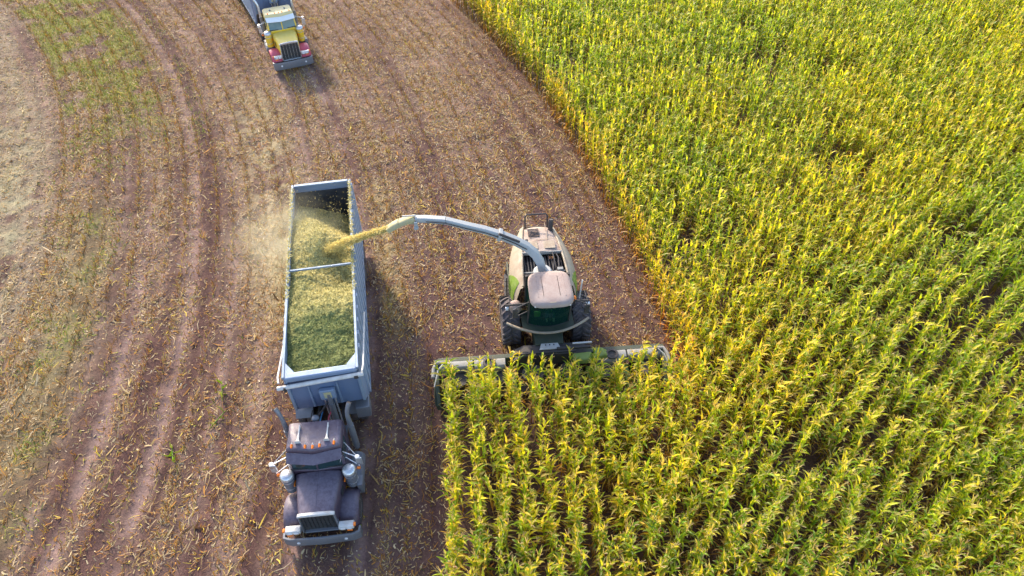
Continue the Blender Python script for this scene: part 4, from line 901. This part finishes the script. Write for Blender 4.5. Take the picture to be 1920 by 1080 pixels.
# ------------------------------------------------------------------ driver sitting in the harvester cab
def driver():
    root = thing('person', 'driver in a blue shirt sitting behind the harvester cab glass', 'person', (HV[0], HV[1], 0), HVA)
    def skin(name, joints, edges, mat, parent):
        me = bpy.data.meshes.new(name); me.from_pydata([j[0] for j in joints], edges, []); o = link(name, me, mat, parent)
        m = o.modifiers.new('skin', 'SKIN'); m.use_smooth_shade = True
        for i, j in enumerate(joints): me.skin_vertices[0].data[i].radius = (j[1], j[2] if len(j) > 2 else j[1])
        me.skin_vertices[0].data[0].use_root = True; o.modifiers.new('sub', 'SUBSURF').levels = 1; o.modifiers['sub'].render_levels = 1; return o
    x = .05
    J = [((x, 1.52, 2.62), .15, .12), ((x, 1.55, 2.80), .14, .11), ((x, 1.55, 3.02), .17, .11), ((x, 1.54, 3.14), .06), ((x, 1.52, 3.22), .055), ((x, 1.50, 3.31), .095, .105), ((x, 1.50, 3.41), .075)]
    E = [(0, 1), (1, 2), (2, 3), (3, 4), (4, 5), (5, 6)]
    for s in (1, -1):
        b = len(J); J += [((x+s*.19, 1.54, 3.05), .06), ((x+s*.25, 1.38, 2.82), .046), ((x+s*.17, 1.16, 2.74), .034), ((x+s*.15, 1.10, 2.73), .032)]
        E += [(2, b), (b, b+1), (b+1, b+2), (b+2, b+3)]
        b = len(J); J += [((x+s*.10, 1.46, 2.60), .085), ((x+s*.13, 1.06, 2.60), .065), ((x+s*.13, 1.02, 2.18), .045), ((x+s*.13, .92, 2.12), .035)]
        E += [(0, b), (b, b+1), (b+1, b+2), (b+2, b+3)]
    skin('body', J, E, M['skin'], root)
    S = [((x, 1.53, 2.64), .165, .135), ((x, 1.55, 2.82), .155, .125), ((x, 1.55, 3.03), .185, .125), ((x, 1.545, 3.10), .09, .085)]; ES = [(0, 1), (1, 2), (2, 3)]
    for s in (1, -1): b = len(S); S += [((x+s*.20, 1.54, 3.05), .072), ((x+s*.25, 1.40, 2.85), .06)]; ES += [(2, b), (b, b+1)]
    skin('shirt', S, ES, M['blue'], root)
    T_ = [((x, 1.50, 2.60), .16, .125)]; ET = []
    for s in (1, -1): b = len(T_); T_ += [((x+s*.10, 1.44, 2.60), .097), ((x+s*.13, 1.06, 2.60), .078), ((x+s*.13, 1.02, 2.22), .058)]; ET += [(0, b), (b, b+1), (b+1, b+2)]
    skin('trousers', T_, ET, M['denim'], root)
    MB().lathe([(.108, 3.31), (.112, 3.37), (.10, 3.44), (.06, 3.475), (0, 3.485)], (x, 1.515, 0), n=16).build('hair', M['hair'], root, 0, 60)
    MB().loft([[(x-.02*k, 1.41-d, z) for k in (-1,)]+[(x+.02, 1.41-d, z), (x, 1.385-d, z)] for z, d in ((3.34, .0), (3.29, .018))]).build('nose', M['skin'], root)
    for s in (1, -1):
        for k in range(4): MB().tube([(x+s*.15+(k-1.5)*.02*s, 1.09, 2.75), (x+s*.15+(k-1.5)*.02*s, 1.06, 2.72), (x+s*.15+(k-1.5)*.02*s, 1.075, 2.69)], [.011, .010, .008], 6).build('finger', M['skin'], root)
        MB().tube([(x+s*.12, 1.12, 2.74), (x+s*.095, 1.10, 2.71)], [.012, .009], 6).build('thumb', M['skin'], root)
driver()

# ------------------------------------------------------------------ jet of silage and drifting dust
def jet():
    rg = np.random.default_rng(5); c, s = math.cos(HVA), math.sin(HVA); tp = (-5.70, 3.20, 5.33); p0 = np.array([HV[0]+tp[0]*c-tp[1]*s, HV[1]+tp[0]*s+tp[1]*c, tp[2]]); p1 = np.array([-7.5, 19.28, 3.45])
    n = 26000; u = rg.random(n)**.9; mid = (p0+p1)/2+np.array([-.10, 0, .16])
    c_ = ((1-u)**2)[:, None]*p0+(2*u*(1-u))[:, None]*mid+(u**2)[:, None]*p1; sp = (.055+.085*u**1.5)[:, None]; q = c_+rg.normal(0, 1, (n, 3))*sp*np.array([.5, .9, .8])
    az = np.full(n, math.atan2(p1[1]-p0[1], p1[0]-p0[0]))+rg.normal(0, .35, n)
    o = strips('silage_jet', q[:, 0], q[:, 1], q[:, 2], az, rg.uniform(.03, .09, n), rg.uniform(.008, .022, n), -.5-.3*u+rg.normal(0, .3, n), rg.normal(0, .5, n),
               np.array([.66, .56, .24])*rg.uniform(.75, 1.3, (n, 1)), 'yellow jet of chopped corn flying from the spout into the trailer', None, rg.uniform(-1.5, 1.5, n), 1); o.data.materials[0] = M['flake']
    # loose bits thrown up around the landing point
    n = 1500; d = rg.normal(0, 1, (n, 3))*np.array([.9, 1.2, .35])+p1+np.array([-.3, .9, .35]); d[:, 2] = np.maximum(d[:, 2], 3.7)
    o = strips('flying_bits', d[:, 0], d[:, 1], d[:, 2], rg.uniform(0, 6.28, n), rg.uniform(.02, .06, n), rg.uniform(.01, .025, n), rg.normal(0, .8, n), rg.normal(0, .5, n),
               np.array([.5, .42, .17])*rg.uniform(.75, 1.3, (n, 1)), 'bits of chopped corn flying about above the trailer', None, rg.uniform(-1.5, 1.5, n), 1); o.data.materials[0] = M['flake']
    m, nn, out = newmat('dust'); v = N(nn, 'ShaderNodeVolumePrincipled'); v.inputs['Color'].default_value = (.95, .86, .60, 1)
    tc = N(nn, 'ShaderNodeTexCoord'); ln = N(nn, 'ShaderNodeVectorMath', operation='LENGTH'); nn.links.new(tc.outputs['Object'], ln.inputs[0])
    fall = mmath(nn, 'POWER', mmath(nn, 'SUBTRACT', 1.0, ln.outputs['Value'], True), 1.4)
    nz = ramp(nn, noise(nn, 2.2, 4, .6), .38, .7)
    nn.links.new(mmath(nn, 'MULTIPLY', mmath(nn, 'MULTIPLY', fall, nz), .8), v.inputs['Density']); nn.links.new(v.outputs[0], out.inputs['Volume'])
    me = bpy.data.meshes.new('dust_cloud'); bm = bmesh.new(); bmesh.ops.create_icosphere(bm, subdivisions=3, radius=1); bm.to_mesh(me); bm.free()
    o = link('dust_cloud', me, m, None, (-9.1, 20.2, 3.4), (0, 0, .2)); o.scale = (2.7, 2.4, 2.0); tag(o, 'pale yellow dust drifting over the left side of the trailer', kind='stuff')
jet()
